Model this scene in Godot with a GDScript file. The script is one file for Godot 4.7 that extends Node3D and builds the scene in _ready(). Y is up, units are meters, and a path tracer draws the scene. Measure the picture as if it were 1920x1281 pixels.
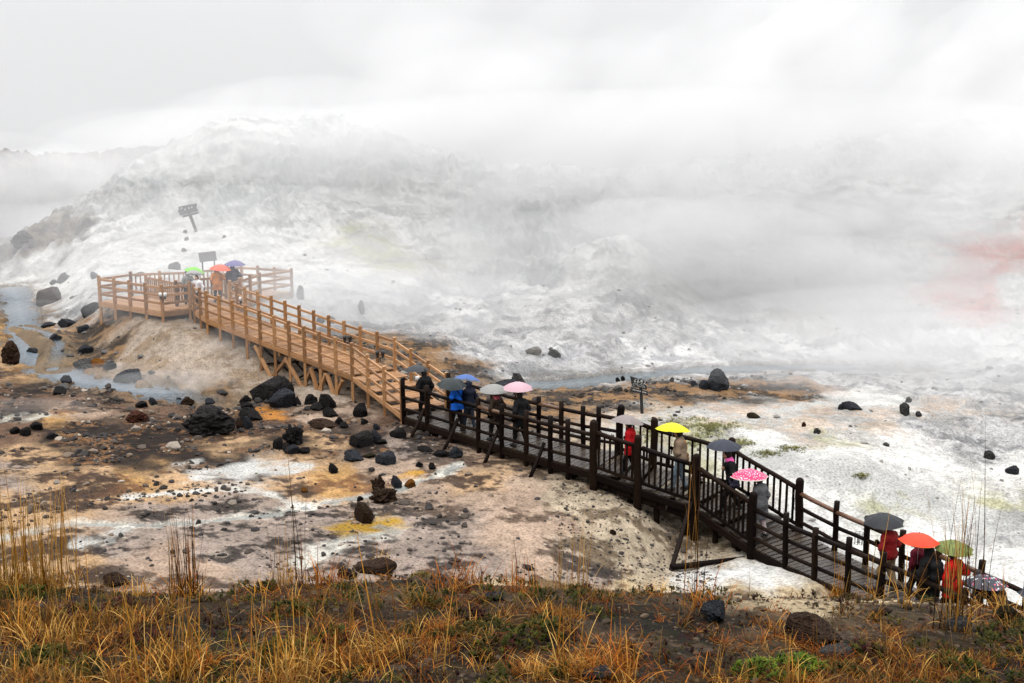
extends Node3D
# A wooden boardwalk through a steaming volcanic valley in the rain. y is up, metres; the gravel plain lies near y = 0 and the camera stands on a bank 9 m above it.
# In comments and helpers «D» is the distance in front of the viewpoint, so a point is (x, y, -D).

const F := 2050.0
const EYE := Vector3(0, 9, 0)
var pitch := atan((640.5 - 270.0) / F)
var rng := RandomNumberGenerator.new()
var M := {}
var cam: Camera3D

func _ready():
	rng.seed = 7
	# ---- camera, sky, light, exposure
	cam = Camera3D.new(); cam.name = "camera"
	cam.position = EYE; cam.rotation.x = -pitch
	cam.fov = rad_to_deg(2.0 * atan(640.5 / F)); cam.near = 0.1; cam.far = 600.0
	add_child(cam); cam.current = true
	var sm := PanoramaSkyMaterial.new()       # rain cloud and steam: even near the horizon, much brighter overhead, with soft mottling
	var cloud := noise(1.4, 4, 17)
	var dome := Image.create(512, 256, false, Image.FORMAT_RGBAF)
	for y in 256:
		for x in 512:
			var el := (0.5 - (y + 0.5) / 256.0) * PI; var az := TAU * x / 512.0
			var v := 0.69 + 5.3 * pow(maxf(0.0, sin(el)), 2.0)
			if el < 0: v = 0.5
			v *= 1.0 + 0.09 * cloud.get_noise_3d(cos(az) * cos(el), sin(el) * 2.5, sin(az) * cos(el))
			dome.set_pixel(x, y, Color(v * 0.99, v * 0.995, v * 1.005))
	sm.panorama = ImageTexture.create_from_image(dome)
	var sky := Sky.new(); sky.sky_material = sm
	var env := Environment.new()
	env.background_mode = Environment.BG_SKY; env.sky = sky; env.background_energy_multiplier = 1.0
	env.tonemap_mode = Environment.TONE_MAPPER_LINEAR; env.tonemap_exposure = 1.0
	env.sdfgi_enabled = true; env.ssao_enabled = true; env.ssil_enabled = true
	env.fog_enabled = false        # the air near by is clear: the steam stands in banks of its own
	env.volumetric_fog_enabled = true; env.volumetric_fog_density = 0.0
	var we := WorldEnvironment.new(); we.name = "environment"; we.environment = env; add_child(we)
	var sun := DirectionalLight3D.new(); sun.name = "sun"
	sun.light_color = Color(1.0, 0.965, 0.91); sun.light_energy = 0.5; sun.light_angular_distance = 24.0
	sun.shadow_enabled = true; sun.rotation = Vector3(deg_to_rad(-58), deg_to_rad(-28), 0); add_child(sun)
	materials()
	# ---- the large structure
	lay_terrain()
	ground_mesh()
	waters()
	steam()
	timber_platform()
	log_boardwalk()
	# ---- objects
	boulders()
	signs()
	lamps()
	people()
	plants()
	gravel()

# ------------------------------------------------------------------ the viewpoint's geometry
func ray(px: float, py: float) -> Vector2:      # sideways and upward slope of the line of sight through a point of the photograph
	var v := -(py - 640.5) / F
	var fw := cos(pitch) + v * sin(pitch)
	return Vector2((px - 960.0) / F / fw, (-sin(pitch) + v * cos(pitch)) / fw)

func at(px: float, py: float, d: float) -> Vector3:
	var r := ray(px, py)
	return Vector3(r.x * d, EYE.y + r.y * d, -d)

func hit(px: float, py: float) -> Vector3:      # where that line of sight meets the ground
	var r := ray(px, py)
	var d := 6.0
	while d < 140.0:
		var y := EYE.y + r.y * d
		if y <= base_height(r.x * d, d):
			var lo := d / 1.012; var hi := d
			for k in 8:
				var m := (lo + hi) / 2
				if EYE.y + r.y * m <= base_height(r.x * m, m): hi = m
				else: lo = m
			return Vector3(r.x * hi, height(r.x * hi, hi), -hi)
		d *= 1.012
	return Vector3(r.x * 90, height(r.x * 90, 90), -90)

# ------------------------------------------------------------------ naming
func tag(o: Node3D, label: String, category := "", group := "", kind := "") -> Node3D:
	o.set_meta("label", label)
	if category: o.set_meta("category", category)
	if group: o.set_meta("group", group)
	if kind: o.set_meta("kind", kind)
	return o

func thing(called: String, label: String, category: String, where := Vector3.ZERO, turn := 0.0, group := "") -> Node3D:
	var o := Node3D.new(); o.name = called; add_child(o, true)
	o.position = where; o.rotation.y = turn
	return tag(o, label, category, group)

func obj(called: String, mesh: Mesh, mat: Material, parent: Node3D = self) -> MeshInstance3D:
	var o := MeshInstance3D.new(); o.name = called; o.mesh = mesh
	if mat: o.material_override = mat
	parent.add_child(o, true)
	return o

# ------------------------------------------------------------------ materials
func noise(freq: float, octaves := 4, seed_ := 1, type := FastNoiseLite.TYPE_SIMPLEX_SMOOTH) -> FastNoiseLite:
	var n := FastNoiseLite.new()
	n.noise_type = type; n.frequency = freq; n.seed = seed_; n.fractal_octaves = octaves
	return n

func ramp(stops: Array) -> Gradient:
	var g := Gradient.new(); var o := PackedFloat32Array(); var c := PackedColorArray()
	for s in stops: o.append(s[0]); c.append(s[1])
	g.offsets = o; g.colors = c
	return g

func tex(n: FastNoiseLite, stops: Array, size := 512) -> NoiseTexture2D:
	var t := NoiseTexture2D.new(); t.width = size; t.height = size; t.seamless = true; t.noise = n
	t.seamless_blend_skirt = 0.2
	if stops: t.color_ramp = ramp(stops)
	return t

func lin(r: float, g: float, b: float) -> Color:
	return Color(r * 0.8, g * 0.8, b * 0.8).linear_to_srgb()

func grey(v: float) -> Color:
	return Color(v, v, v).linear_to_srgb()

func mat(called: String, color: Color, rough := 0.85) -> StandardMaterial3D:
	var m := StandardMaterial3D.new(); m.resource_name = called
	m.albedo_color = color; m.roughness = rough; m.metallic_specular = 0.4
	M[called] = m
	return m

func triplanar(m: StandardMaterial3D, albedo: Texture2D, bump: Texture2D, scale: Vector3, relief: float, world := false):
	m.uv1_triplanar = true; m.uv1_world_triplanar = world; m.uv1_scale = scale; m.uv1_triplanar_sharpness = 4.0
	if albedo: m.albedo_texture = albedo
	if bump: m.heightmap_enabled = true; m.heightmap_texture = bump; m.heightmap_scale = relief

func materials():
	var speck := tex(noise(0.045, 5, 3), [[0.0, grey(0.45)], [0.36, grey(0.68)], [0.5, grey(0.88)], [0.7, grey(0.96)], [1.0, grey(1.0)]], 1024)
	var broad := tex(noise(0.012, 5, 8), [[0.2, grey(0.68)], [0.5, grey(0.88)], [0.8, grey(1.0)]], 512)
	var lumps := tex(noise(0.03, 5, 5), [], 1024)
	var g := mat("earth", Color(1, 1, 1), 0.8); g.metallic_specular = 0.16
	g.vertex_color_use_as_albedo = true
	triplanar(g, speck, lumps, Vector3(0.21, 0.21, 0.21), 2.2, true)
	g.detail_enabled = true; g.detail_albedo = broad; g.detail_blend_mode = BaseMaterial3D.BLEND_MODE_MUL
	g.detail_uv_layer = BaseMaterial3D.DETAIL_UV_2; g.uv2_triplanar = true; g.uv2_world_triplanar = true; g.uv2_scale = Vector3(0.063, 0.063, 0.063)
	var grain := tex(noise(0.02, 4, 11), [[0.15, grey(0.4)], [0.42, grey(0.78)], [0.6, grey(0.92)], [0.8, grey(1.0)]], 512)
	var grainb := tex(noise(0.02, 4, 11), [], 512)
	for k in 3:
		var w := mat("pine%d" % k, lin([0.34, 0.25, 0.4][k], [0.168, 0.122, 0.21][k], [0.068, 0.05, 0.092][k]), 0.5)
		triplanar(w, grain, grainb, Vector3(0.35, 4.2, 4.2), 0.6)
	for k in 3:
		var w := mat("dark_wood%d" % k, lin([0.01, 0.0065, 0.014][k], [0.0058, 0.004, 0.0078][k], [0.0042, 0.0034, 0.0052][k]), [0.45, 0.4, 0.5][k])
		w.metallic_specular = 0.13
		triplanar(w, grain, grainb, Vector3(0.4, 3.6, 3.6), 0.8)
	for k in 3:
		var w := mat("wet_plank%d" % k, lin([0.03, 0.055, 0.042][k], [0.022, 0.04, 0.03][k], [0.018, 0.028, 0.022][k]), [0.16, 0.24, 0.2][k])
		triplanar(w, grain, grainb, Vector3(0.4, 3.6, 3.6), 0.5)
	var bare := mat("bare_log", lin(0.115, 0.056, 0.03), 0.45)
	triplanar(bare, grain, grainb, Vector3(0.4, 3.6, 3.6), 0.6)
	var stone := tex(noise(0.02, 5, 21), [[0.15, grey(0.25)], [0.4, grey(0.45)], [0.6, grey(0.6)], [0.72, grey(0.75)], [0.82, grey(1.0)]], 512)
	var stoneb := tex(noise(0.025, 5, 23), [], 512)
	for s in [["basalt", 0.021, 0.0185, 0.0185, 0.55], ["slate_rock", 0.042, 0.045, 0.054, 0.55], ["brown_rock", 0.048, 0.028, 0.018, 0.6], ["grey_rock", 0.085, 0.083, 0.082, 0.7],
			["rusty_rock", 0.25, 0.1, 0.018, 0.6], ["pale_rock", 0.27, 0.25, 0.23, 0.8], ["red_rock", 0.09, 0.035, 0.022, 0.6], ["mossy_rock", 0.04, 0.032, 0.015, 0.7]]:
		var r := mat(s[0], lin(s[1], s[2], s[3]), s[4])
		r.metallic_specular = 0.13
		triplanar(r, stone, stoneb, Vector3(0.9, 0.9, 0.9), 7.0)
	var pebble := mat("pebbles", Color(1, 1, 1), 0.65); pebble.metallic_specular = 0.18; pebble.vertex_color_use_as_albedo = true
	var leaf := mat("leaves", Color(1, 1, 1), 0.65); leaf.vertex_color_use_as_albedo = true; leaf.metallic_specular = 0.15
	leaf.backlight_enabled = true; leaf.backlight = lin(0.5, 0.5, 0.5); leaf.cull_mode = BaseMaterial3D.CULL_DISABLED
	var skin := mat("skin", Color(1, 1, 1), 0.6); skin.vertex_color_use_as_albedo = true
	var ripple := tex(noise(0.02, 3, 31), [], 512)
	for s in [["stream_water", 0.17, 0.21, 0.25, 0.3], ["milky_water", 0.26, 0.27, 0.26, 0.35], ["lake_water", 0.15, 0.18, 0.2, 0.3]]:
		var w := mat(s[0], lin(s[1], s[2], s[3]), s[4])
		w.metallic_specular = 0.35
		w.transparency = BaseMaterial3D.TRANSPARENCY_ALPHA; w.vertex_color_use_as_albedo = true
		triplanar(w, tex(noise(0.018, 4, 33), [[0.25, grey(0.6)], [0.5, grey(0.85)], [0.7, grey(1.0)]], 256), ripple, Vector3(0.7, 0.7, 0.7), 5.0, true)
	mat("sign_dark", lin(0.014, 0.0145, 0.0145), 0.6); mat("sign_white", lin(0.45, 0.45, 0.44), 0.6); mat("sign_grey", lin(0.08, 0.075, 0.08), 0.6)
	mat("sign_faint", lin(0.4, 0.4, 0.39), 0.6); mat("black_metal", lin(0.02, 0.02, 0.022), 0.4); mat("white_glass", lin(0.5, 0.5, 0.49), 0.25)
	mat("steel", lin(0.3, 0.3, 0.31), 0.35).metallic = 0.6
	mat("shoe", lin(0.025, 0.024, 0.024), 0.6)

func cloth(r: float, g: float, b: float, rough := 0.75) -> StandardMaterial3D:
	var key := "cloth%f_%f_%f" % [r, g, b]
	if M.has(key): return M[key]
	var m := mat(key, lin(r, g, b), rough)
	m.resource_name = "cloth"
	if not M.has("_weave"): M._weave = tex(noise(0.03, 3, 41), [], 256)
	triplanar(m, null, M._weave, Vector3(2.2, 2.2, 2.2), 1.0)
	m.metallic_specular = 0.2
	return m

# ------------------------------------------------------------------ small meshes
var boxes := {}
func box_mesh(size: Vector3, c := 0.008) -> ArrayMesh:      # a box with chamfered edges
	size = size.snapped(Vector3(0.001, 0.001, 0.001))
	var key := [size, c]
	if boxes.has(key): return boxes[key]
	var st := SurfaceTool.new(); st.begin(Mesh.PRIMITIVE_TRIANGLES)
	add_box(st, Transform3D.IDENTITY, size, c)
	boxes[key] = st.commit()
	return boxes[key]

func add_box(st: SurfaceTool, t: Transform3D, size: Vector3, c := 0.008):
	var h := size / 2
	c = minf(c, minf(h.x, minf(h.y, h.z)) * 0.6)
	var face := func(ax: int, s: float):
		var a := (ax + 1) % 3; var b := (ax + 2) % 3
		var q := []
		for k in [[-1, -1], [1, -1], [1, 1], [-1, 1]]:
			var p := Vector3.ZERO
			p[ax] = s * h[ax]; p[a] = k[0] * (h[a] - c); p[b] = k[1] * (h[b] - c)
			q.append(p)
		return q
	for ax in 3:
		for s in [-1.0, 1.0]:
			var n := Vector3.ZERO; n[ax] = s
			quad(st, t, face.call(ax, s), n)
	for ax in 3:            # the twelve chamfers
		var a := (ax + 1) % 3; var b := (ax + 2) % 3
		for sa in [-1.0, 1.0]:
			for sb in [-1.0, 1.0]:
				var q := []
				for k in [[-1, 0], [1, 0], [1, 1], [-1, 1]]:
					var p := Vector3.ZERO
					p[ax] = k[0] * (h[ax] - c)
					p[a] = sa * (h[a] - (c if k[1] else 0.0)); p[b] = sb * (h[b] - (0.0 if k[1] else c))
					q.append(p)
				var n := Vector3.ZERO; n[a] = sa; n[b] = sb
				quad(st, t, q, n.normalized())

func quad(st: SurfaceTool, t: Transform3D, q: Array, n: Vector3):
	var flip: bool = (q[2] - q[0]).cross(q[1] - q[0]).dot(n) < 0
	var wn: Vector3 = (t.basis * n).normalized()
	for k in ([0, 2, 1, 0, 3, 2] if flip else [0, 1, 2, 0, 2, 3]):
		st.set_normal(wn); st.add_vertex(t * q[k])

func frame(a: Vector3, b: Vector3, up := Vector3.UP) -> Transform3D:       # local x runs from a to b, local y as near to up as can be
	var x := (b - a).normalized()
	if absf(x.dot(up)) > 0.98: up = Vector3(0, 0, 1) if absf(x.z) < 0.9 else Vector3(1, 0, 0)
	var z := x.cross(up).normalized()
	return Transform3D(Basis(x, z.cross(x), z), (a + b) / 2)

func bar(called: String, parent: Node3D, a: Vector3, b: Vector3, w: float, h: float, m: Material, c := 0.008) -> MeshInstance3D:
	var len := snappedf(a.distance_to(b), 0.004)
	var o := obj(called, box_mesh(Vector3(len, h, w), c), m, parent)
	o.transform = frame(a, b)
	return o

func log_mesh(length: float, r: float, seed_: int, dome := 0.0) -> ArrayMesh:     # a peeled log along x, slightly crooked
	var key := ["log", snappedf(length, 0.02), snappedf(r, 0.005), seed_ % 5, dome]
	if boxes.has(key): return boxes[key]
	var n := noise(1.3, 2, seed_ % 5 + 60)
	var rings := []
	var steps := maxi(2, int(length / 0.35))
	for k in steps + 1:
		var x := length * (float(k) / steps - 0.5)
		rings.append([x, r * (1.0 + 0.1 * n.get_noise_1d(x * 2.0 + 9)), Vector2(n.get_noise_1d(x * 0.7 + 40), n.get_noise_1d(x * 0.7 + 80)) * r * 0.35])
	if dome > 0: 
		for a in [0.5, 0.8, 0.97]: rings.append([length * 0.5 + dome * a, r * sqrt(1.0 - a * a), rings[-1][2]])
	rings.push_front([rings[0][0] - 0.006, r * 0.75, rings[0][2]]); rings.push_front([rings[0][0], 0.001, rings[0][2]])
	rings.append([rings[-1][0] + 0.006, r * (0.1 if dome > 0 else 0.75), rings[-1][2]]); rings.append([rings[-1][0], 0.001, rings[-1][2]])
	boxes[key] = lathe(rings, 9)
	return boxes[key]

func lathe(rings: Array, sides: int) -> ArrayMesh:      # rings along x: [x, radius, offset in yz]
	var st := SurfaceTool.new(); st.begin(Mesh.PRIMITIVE_TRIANGLES)
	for r in rings:
		for k in sides:
			var a := TAU * k / sides
			st.add_vertex(Vector3(r[0], r[2].x + cos(a) * r[1], r[2].y + sin(a) * r[1]))
	for j in rings.size() - 1:
		for k in sides:
			var a := j * sides + k; var b := j * sides + (k + 1) % sides
			for i in [a, a + sides, b, b, a + sides, b + sides]: st.add_index(i)
	st.generate_normals()
	return st.commit()

func log_bar(called: String, parent: Node3D, a: Vector3, b: Vector3, r: float, m: Material, dome := 0.0) -> MeshInstance3D:
	var o := obj(called, log_mesh(a.distance_to(b), r, rng.randi() % 1000, dome), m, parent)
	o.transform = frame(a, b)
	return o

func prism(poly: PackedVector2Array, y0: float, y1: float) -> ArrayMesh:        # a flat board with the outline poly (x, D)
	var st := SurfaceTool.new(); st.begin(Mesh.PRIMITIVE_TRIANGLES)
	var tri := Geometry2D.triangulate_polygon(poly)
	for k in range(0, tri.size(), 3):
		for side in 2:
			var y := y1 if side == 0 else y0
			var p := []
			for j in 3: p.append(Vector3(poly[tri[k + j]].x, y, -poly[tri[k + j]].y))
			if ((p[2] - p[0]).cross(p[1] - p[0]).y < 0) == (side == 0): p.reverse()
			for v in p: st.set_normal(Vector3(0, 1 - 2 * side, 0)); st.add_vertex(v)
	var mid := Vector2.ZERO
	for v in poly: mid += v / poly.size()
	for k in poly.size():
		var a := poly[k]; var b := poly[(k + 1) % poly.size()]
		var out := Vector2(b.y - a.y, a.x - b.x).normalized()
		if out.dot(a - mid) < 0: out = -out
		quad(st, Transform3D.IDENTITY, [Vector3(a.x, y0, -a.y), Vector3(b.x, y0, -b.y), Vector3(b.x, y1, -b.y), Vector3(a.x, y1, -a.y)], Vector3(out.x, 0, -out.y))
	return st.commit()

func scatter(called: String, label: String, mesh: Mesh, m: Material, buf: PackedFloat32Array) -> MultiMeshInstance3D:
	var mm := MultiMesh.new()
	mm.transform_format = MultiMesh.TRANSFORM_3D; mm.use_colors = true; mm.mesh = mesh
	mm.instance_count = buf.size() / 16; mm.buffer = buf
	var o := MultiMeshInstance3D.new(); o.name = called; o.multimesh = mm; o.material_override = m
	add_child(o, true)
	tag(o, label, "", "", "stuff")
	return o

func put(buf: PackedFloat32Array, b: Basis, p: Vector3, c: Color):
	buf.append_array([b.x.x, b.y.x, b.z.x, p.x, b.x.y, b.y.y, b.z.y, p.y, b.x.z, b.y.z, b.z.z, p.z, c.r, c.g, c.b, 1.0])

# ------------------------------------------------------------------ terrain: heights through surveyed points, on a grid of (x / D, log D)
const GU := 190
const GW := 170
const U0 := -0.95
const U1 := 0.95
var W0 := log(3.2)
var W1 := log(175.0)
var HG := PackedFloat32Array()
var CA := PackedColorArray()     # ground colour a, and in alpha the share of patches
var CB := PackedColorArray()     # colour of the patches, and in alpha the roughness of the relief
var strokes := []
var near_strokes := []
var fine: FastNoiseLite
var rock_n: FastNoiseLite
var gully: FastNoiseLite
var patch: FastNoiseLite
var warp: FastNoiseLite

func survey() -> Array:
	var seen := [     # [px, py, D]: seen on the photograph at an estimated distance
		[-300, 1281, 9.3], [0, 1281, 9.3], [500, 1281, 9.3], [960, 1281, 9.3], [1500, 1281, 9.8], [1920, 1281, 10.2], [2250, 1281, 10.2],
		[-300, 1500, 6.2], [960, 1500, 6.2], [2250, 1500, 6.6],
		[-300, 1085, 15], [0, 1090, 15], [200, 1110, 15], [350, 1125, 15], [560, 1095, 15], [800, 1085, 15], [1000, 1105, 15], [1250, 1112, 15], [1450, 1125, 15.5], [1620, 1128, 16], [1790, 1136, 16], [1920, 1155, 15.5], [2250, 1180, 15.5],
		[300, 606, 44.5], [420, 650, 41.5], [250, 680, 41], [450, 690, 40.3], [560, 725, 38.8], [640, 752, 37.3], [187, 588, 47], [360, 602, 46], [470, 640, 43.5],
		[420, 748, 38.7], [300, 738, 39.6], [200, 722, 41.1], [110, 700, 43], [60, 660, 46.8], [45, 620, 51.6], [35, 580, 57], [20, 535, 65],
		[-100, 600, 52], [-100, 700, 43], [-200, 520, 66], [150, 640, 46], [130, 590, 51],
		[100, 500, 62], [100, 555, 56], [180, 540, 54], [250, 492, 58], [350, 472, 60], [350, 432, 63], [200, 442, 64], [67, 442, 68], [300, 402, 68], [163, 385, 72], [217, 325, 75], [333, 262, 78], [440, 212, 80], [520, 232, 82], [620, 222, 86],
		[250, 345, 72], [400, 330, 72], [300, 330, 73],
		[700, 262, 90], [850, 320, 92], [960, 340, 97], [1100, 335, 102], [1300, 310, 104], [1500, 275, 104], [1700, 250, 102], [1920, 215, 100], [2300, 200, 100],
		[0, 284, 106], [-400, 180, 110], [100, 345, 106], [150, 420, 100], [0, 350, 100], [-300, 350, 100], [0, 430, 92], [60, 458, 88], [0, 480, 80], [-300, 480, 80],
		[600, 330, 73], [500, 350, 69], [480, 430, 62], [600, 480, 60], [640, 420, 65], [700, 440, 63], [670, 470, 61], [740, 470, 63], [760, 500, 58], [650, 560, 52], [700, 600, 50], [800, 640, 46], [900, 680, 43], [900, 560, 56], [880, 470, 63],
		[960, 398, 68], [940, 470, 64], [990, 470, 65], [1000, 505, 61], [870, 500, 61], [1030, 500, 63], [1150, 436, 60], [1100, 470, 59], [1200, 470, 59], [1150, 520, 55], [1100, 600, 50], [1250, 520, 57], [1300, 600, 52], [1350, 560, 58], [1250, 430, 70], [1400, 500, 63], [1500, 480, 67], [1550, 600, 54], [1600, 650, 50], [1480, 630, 51],
		[1700, 560, 60], [1760, 520, 64], [1840, 500, 65], [1880, 470, 67], [1800, 600, 56], [1920, 560, 58], [1920, 400, 71], [1700, 400, 76], [1500, 340, 84], [1300, 330, 82], [2200, 560, 58], [2200, 400, 70],
		[1300, 690, 45.2], [1150, 708, 43], [1000, 722, 41.8], [1500, 686, 45.6], [1650, 690, 45.2], [1300, 676, 46.8],
		[1200, 735, 38.3], [1350, 730, 38.9], [1500, 745, 38.5], [1560, 752, 37.6], [1680, 760, 37.2], [1450, 790, 34.6], [1300, 800, 33], [1600, 850, 30.6], [1500, 900, 28.9], [1700, 900, 30.3], [1800, 850, 32.6], [1900, 950, 29], [1900, 1050, 25], [1700, 1000, 27], [1850, 780, 37.2], [1750, 720, 42], [1900, 700, 43.5],
		[1201, 777, 36], [1000, 772, 36], [1100, 800, 33.6], [870, 740, 37.5], [2200, 800, 36], [2200, 950, 29], [2200, 1050, 25],
		[1100, 920, 28], [1200, 950, 27.2], [1200, 1000, 26], [1220, 1062, 25], [1100, 1085, 23.5], [1000, 1050, 23.7], [900, 1000, 25], [1255, 1072, 25.6], [1320, 1075, 25], [1400, 1068, 24.9], [1400, 1104, 23.2], [1480, 1085, 23.8], [1300, 1010, 27.2], [1250, 1000, 28],
	]
	var flat := [     # [px, height, D]: hidden or level ground
		[-400, 0.0, 20], [0, -0.05, 20], [400, 0.0, 20], [800, -0.1, 20], [1100, -0.35, 20.3], [1300, -0.9, 20.5], [1500, -1.2, 20.5], [1650, -1.15, 20.5], [1850, -1.1, 20], [2200, -1.1, 20], [1650, -1.05, 23.5], [1800, -1.1, 23],
		[0, 0.05, 24], [300, 0.05, 23], [600, -0.05, 24], [-400, 0.1, 26], [0, 0.1, 29], [250, 0.1, 28], [480, 0.0, 28], [700, -0.05, 28], [850, 0.05, 28.5], [0, 0.1, 34], [200, 0.15, 34], [400, 0.15, 33], [600, 0.1, 33], [740, 0.15, 33], [0, 0.1, 39], [-400, 0.1, 38], [200, 0.15, 37.5],
		[860, 0.05, 33], [980, 0.0, 31], [1060, 0.0, 29.5], [1180, -0.1, 29.5], [1400, -0.6, 28], [1550, -0.95, 26.5],
		[-700, 6.0, 130], [0, 7.0, 130], [440, 10.0, 130], [960, 3.0, 130], [1500, 7.0, 130], [1920, 9.0, 130], [2500, 10.0, 130], [0, 5.0, 165], [960, 3.0, 165], [1920, 8.0, 165],
		[-700, 8.0, 90], [-700, 4.0, 60], [-700, 0.5, 35], [2600, 8.0, 75], [2600, -0.3, 40], [0, 5.6, 4], [960, 5.6, 4], [1920, 5.4, 4],
	]
	var out := []
	for s in seen: 
		var p := at(s[0], s[1], s[2]); out.append(Vector3(p.x / s[2], log(s[2]), p.y))
	for s in flat: out.append(Vector3(ray(s[0], 800).x, log(s[2]), s[1]))
	return out

func lay_terrain():
	fine = noise(1.1, 4, 2); rock_n = noise(0.16, 5, 4); gully = noise(0.22, 4, 6); patch = noise(0.33, 5, 9); warp = noise(0.35, 4, 12)
	var pts := survey()
	var n := pts.size()
	var A := []          # linear radial basis: solve for the weights
	for i in n:
		var row := PackedFloat64Array(); row.resize(n + 1)
		for j in n: row[j] = Vector2(pts[i].x - pts[j].x, pts[i].y - pts[j].y).length()
		row[i] = -0.004; row[n] = pts[i].z - 1.0
		A.append(row)
	for c in n:
		var best := c
		for r in range(c + 1, n):
			if absf(A[r][c]) > absf(A[best][c]): best = r
		var sw = A[c]; A[c] = A[best]; A[best] = sw
		var pr: PackedFloat64Array = A[c]
		for r in range(c + 1, n):
			var row: PackedFloat64Array = A[r]
			var f := row[c] / pr[c]
			if f == 0.0: continue
			for k in range(c, n + 1): row[k] -= f * pr[k]
			A[r] = row
	var w := PackedFloat64Array(); w.resize(n)
	for c in range(n - 1, -1, -1):
		var s: float = A[c][n]
		for k in range(c + 1, n): s -= A[c][k] * w[k]
		w[c] = s / A[c][c]
	HG.resize(GU * GW)
	var xs := PackedFloat32Array(); var ys := PackedFloat32Array()
	for p in pts: xs.append(p.x); ys.append(p.y)
	for j in GW:
		var wy := W0 + (W1 - W0) * j / (GW - 1)
		for i in GU:
			var ux := U0 + (U1 - U0) * i / (GU - 1)
			var s := 1.0
			for k in n:
				var dx := ux - xs[k]; var dy := wy - ys[k]
				s += w[k] * sqrt(dx * dx + dy * dy)
			HG[j * GU + i] = s
	zones()
	trails()

func base_height(x: float, d: float) -> float:
	var fi := clampf((x / d - U0) / (U1 - U0) * (GU - 1), 0.0, GU - 1.001)
	var fj := clampf((log(d) - W0) / (W1 - W0) * (GW - 1), 0.0, GW - 1.001)
	var i := int(fi); var j := int(fj); fi -= i; fj -= j
	var k := j * GU + i
	return lerpf(lerpf(HG[k], HG[k + 1], fi), lerpf(HG[k + GU], HG[k + GU + 1], fi), fj)

func blend(g: PackedColorArray, x: float, d: float) -> Color:
	var fi := clampf((x / d - U0) / (U1 - U0) * (GU - 1), 0.0, GU - 1.001)
	var fj := clampf((log(d) - W0) / (W1 - W0) * (GW - 1), 0.0, GW - 1.001)
	var i := int(fi); var j := int(fj); fi -= i; fj -= j
	var k := j * GU + i
	return g[k].lerp(g[k + 1], fi).lerp(g[k + GU].lerp(g[k + GU + 1], fi), fj)

func height(x: float, d: float) -> float:
	var y := base_height(x, d) + relief(x, d, blend(CB, x, d).a)
	for s in strokes_at(x, d):
		if s.carve > 0:
			var e := off(s, x, d)
			var broad: float = mid_far / s.half
			if broad < 4.5:
				var level := base_height(mid_of.x, mid_of.y) + fine.get_noise_2d(x, d) * 0.05
				y = lerpf(y, level, 1.0 - smoothstep(0.9, 4.5, broad)) - s.carve * (1.0 - smoothstep(0.45, 1.5, e))
	return y

func relief(x: float, d: float, rough: float) -> float:
	var y := fine.get_noise_2d(x, d) * (0.025 + 0.4 * minf(rough, 0.4))
	if rough > 0.12:
		var r := rock_n.get_noise_2d(x * 1.4, d)
		var g := 1.0 - absf(gully.get_noise_2d(x, d * 0.55)) * 2.6
		var rill := 1.0 - absf(gully.get_noise_2d(x * 2.3 + r * 3.0, d * 0.8)) * 3.0
		y += rough * (1.5 * r + 0.55 * g + 0.3 * rill - 0.4 + 0.55 * fine.get_noise_2d(x * 0.6, d * 0.6))
	return y

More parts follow.
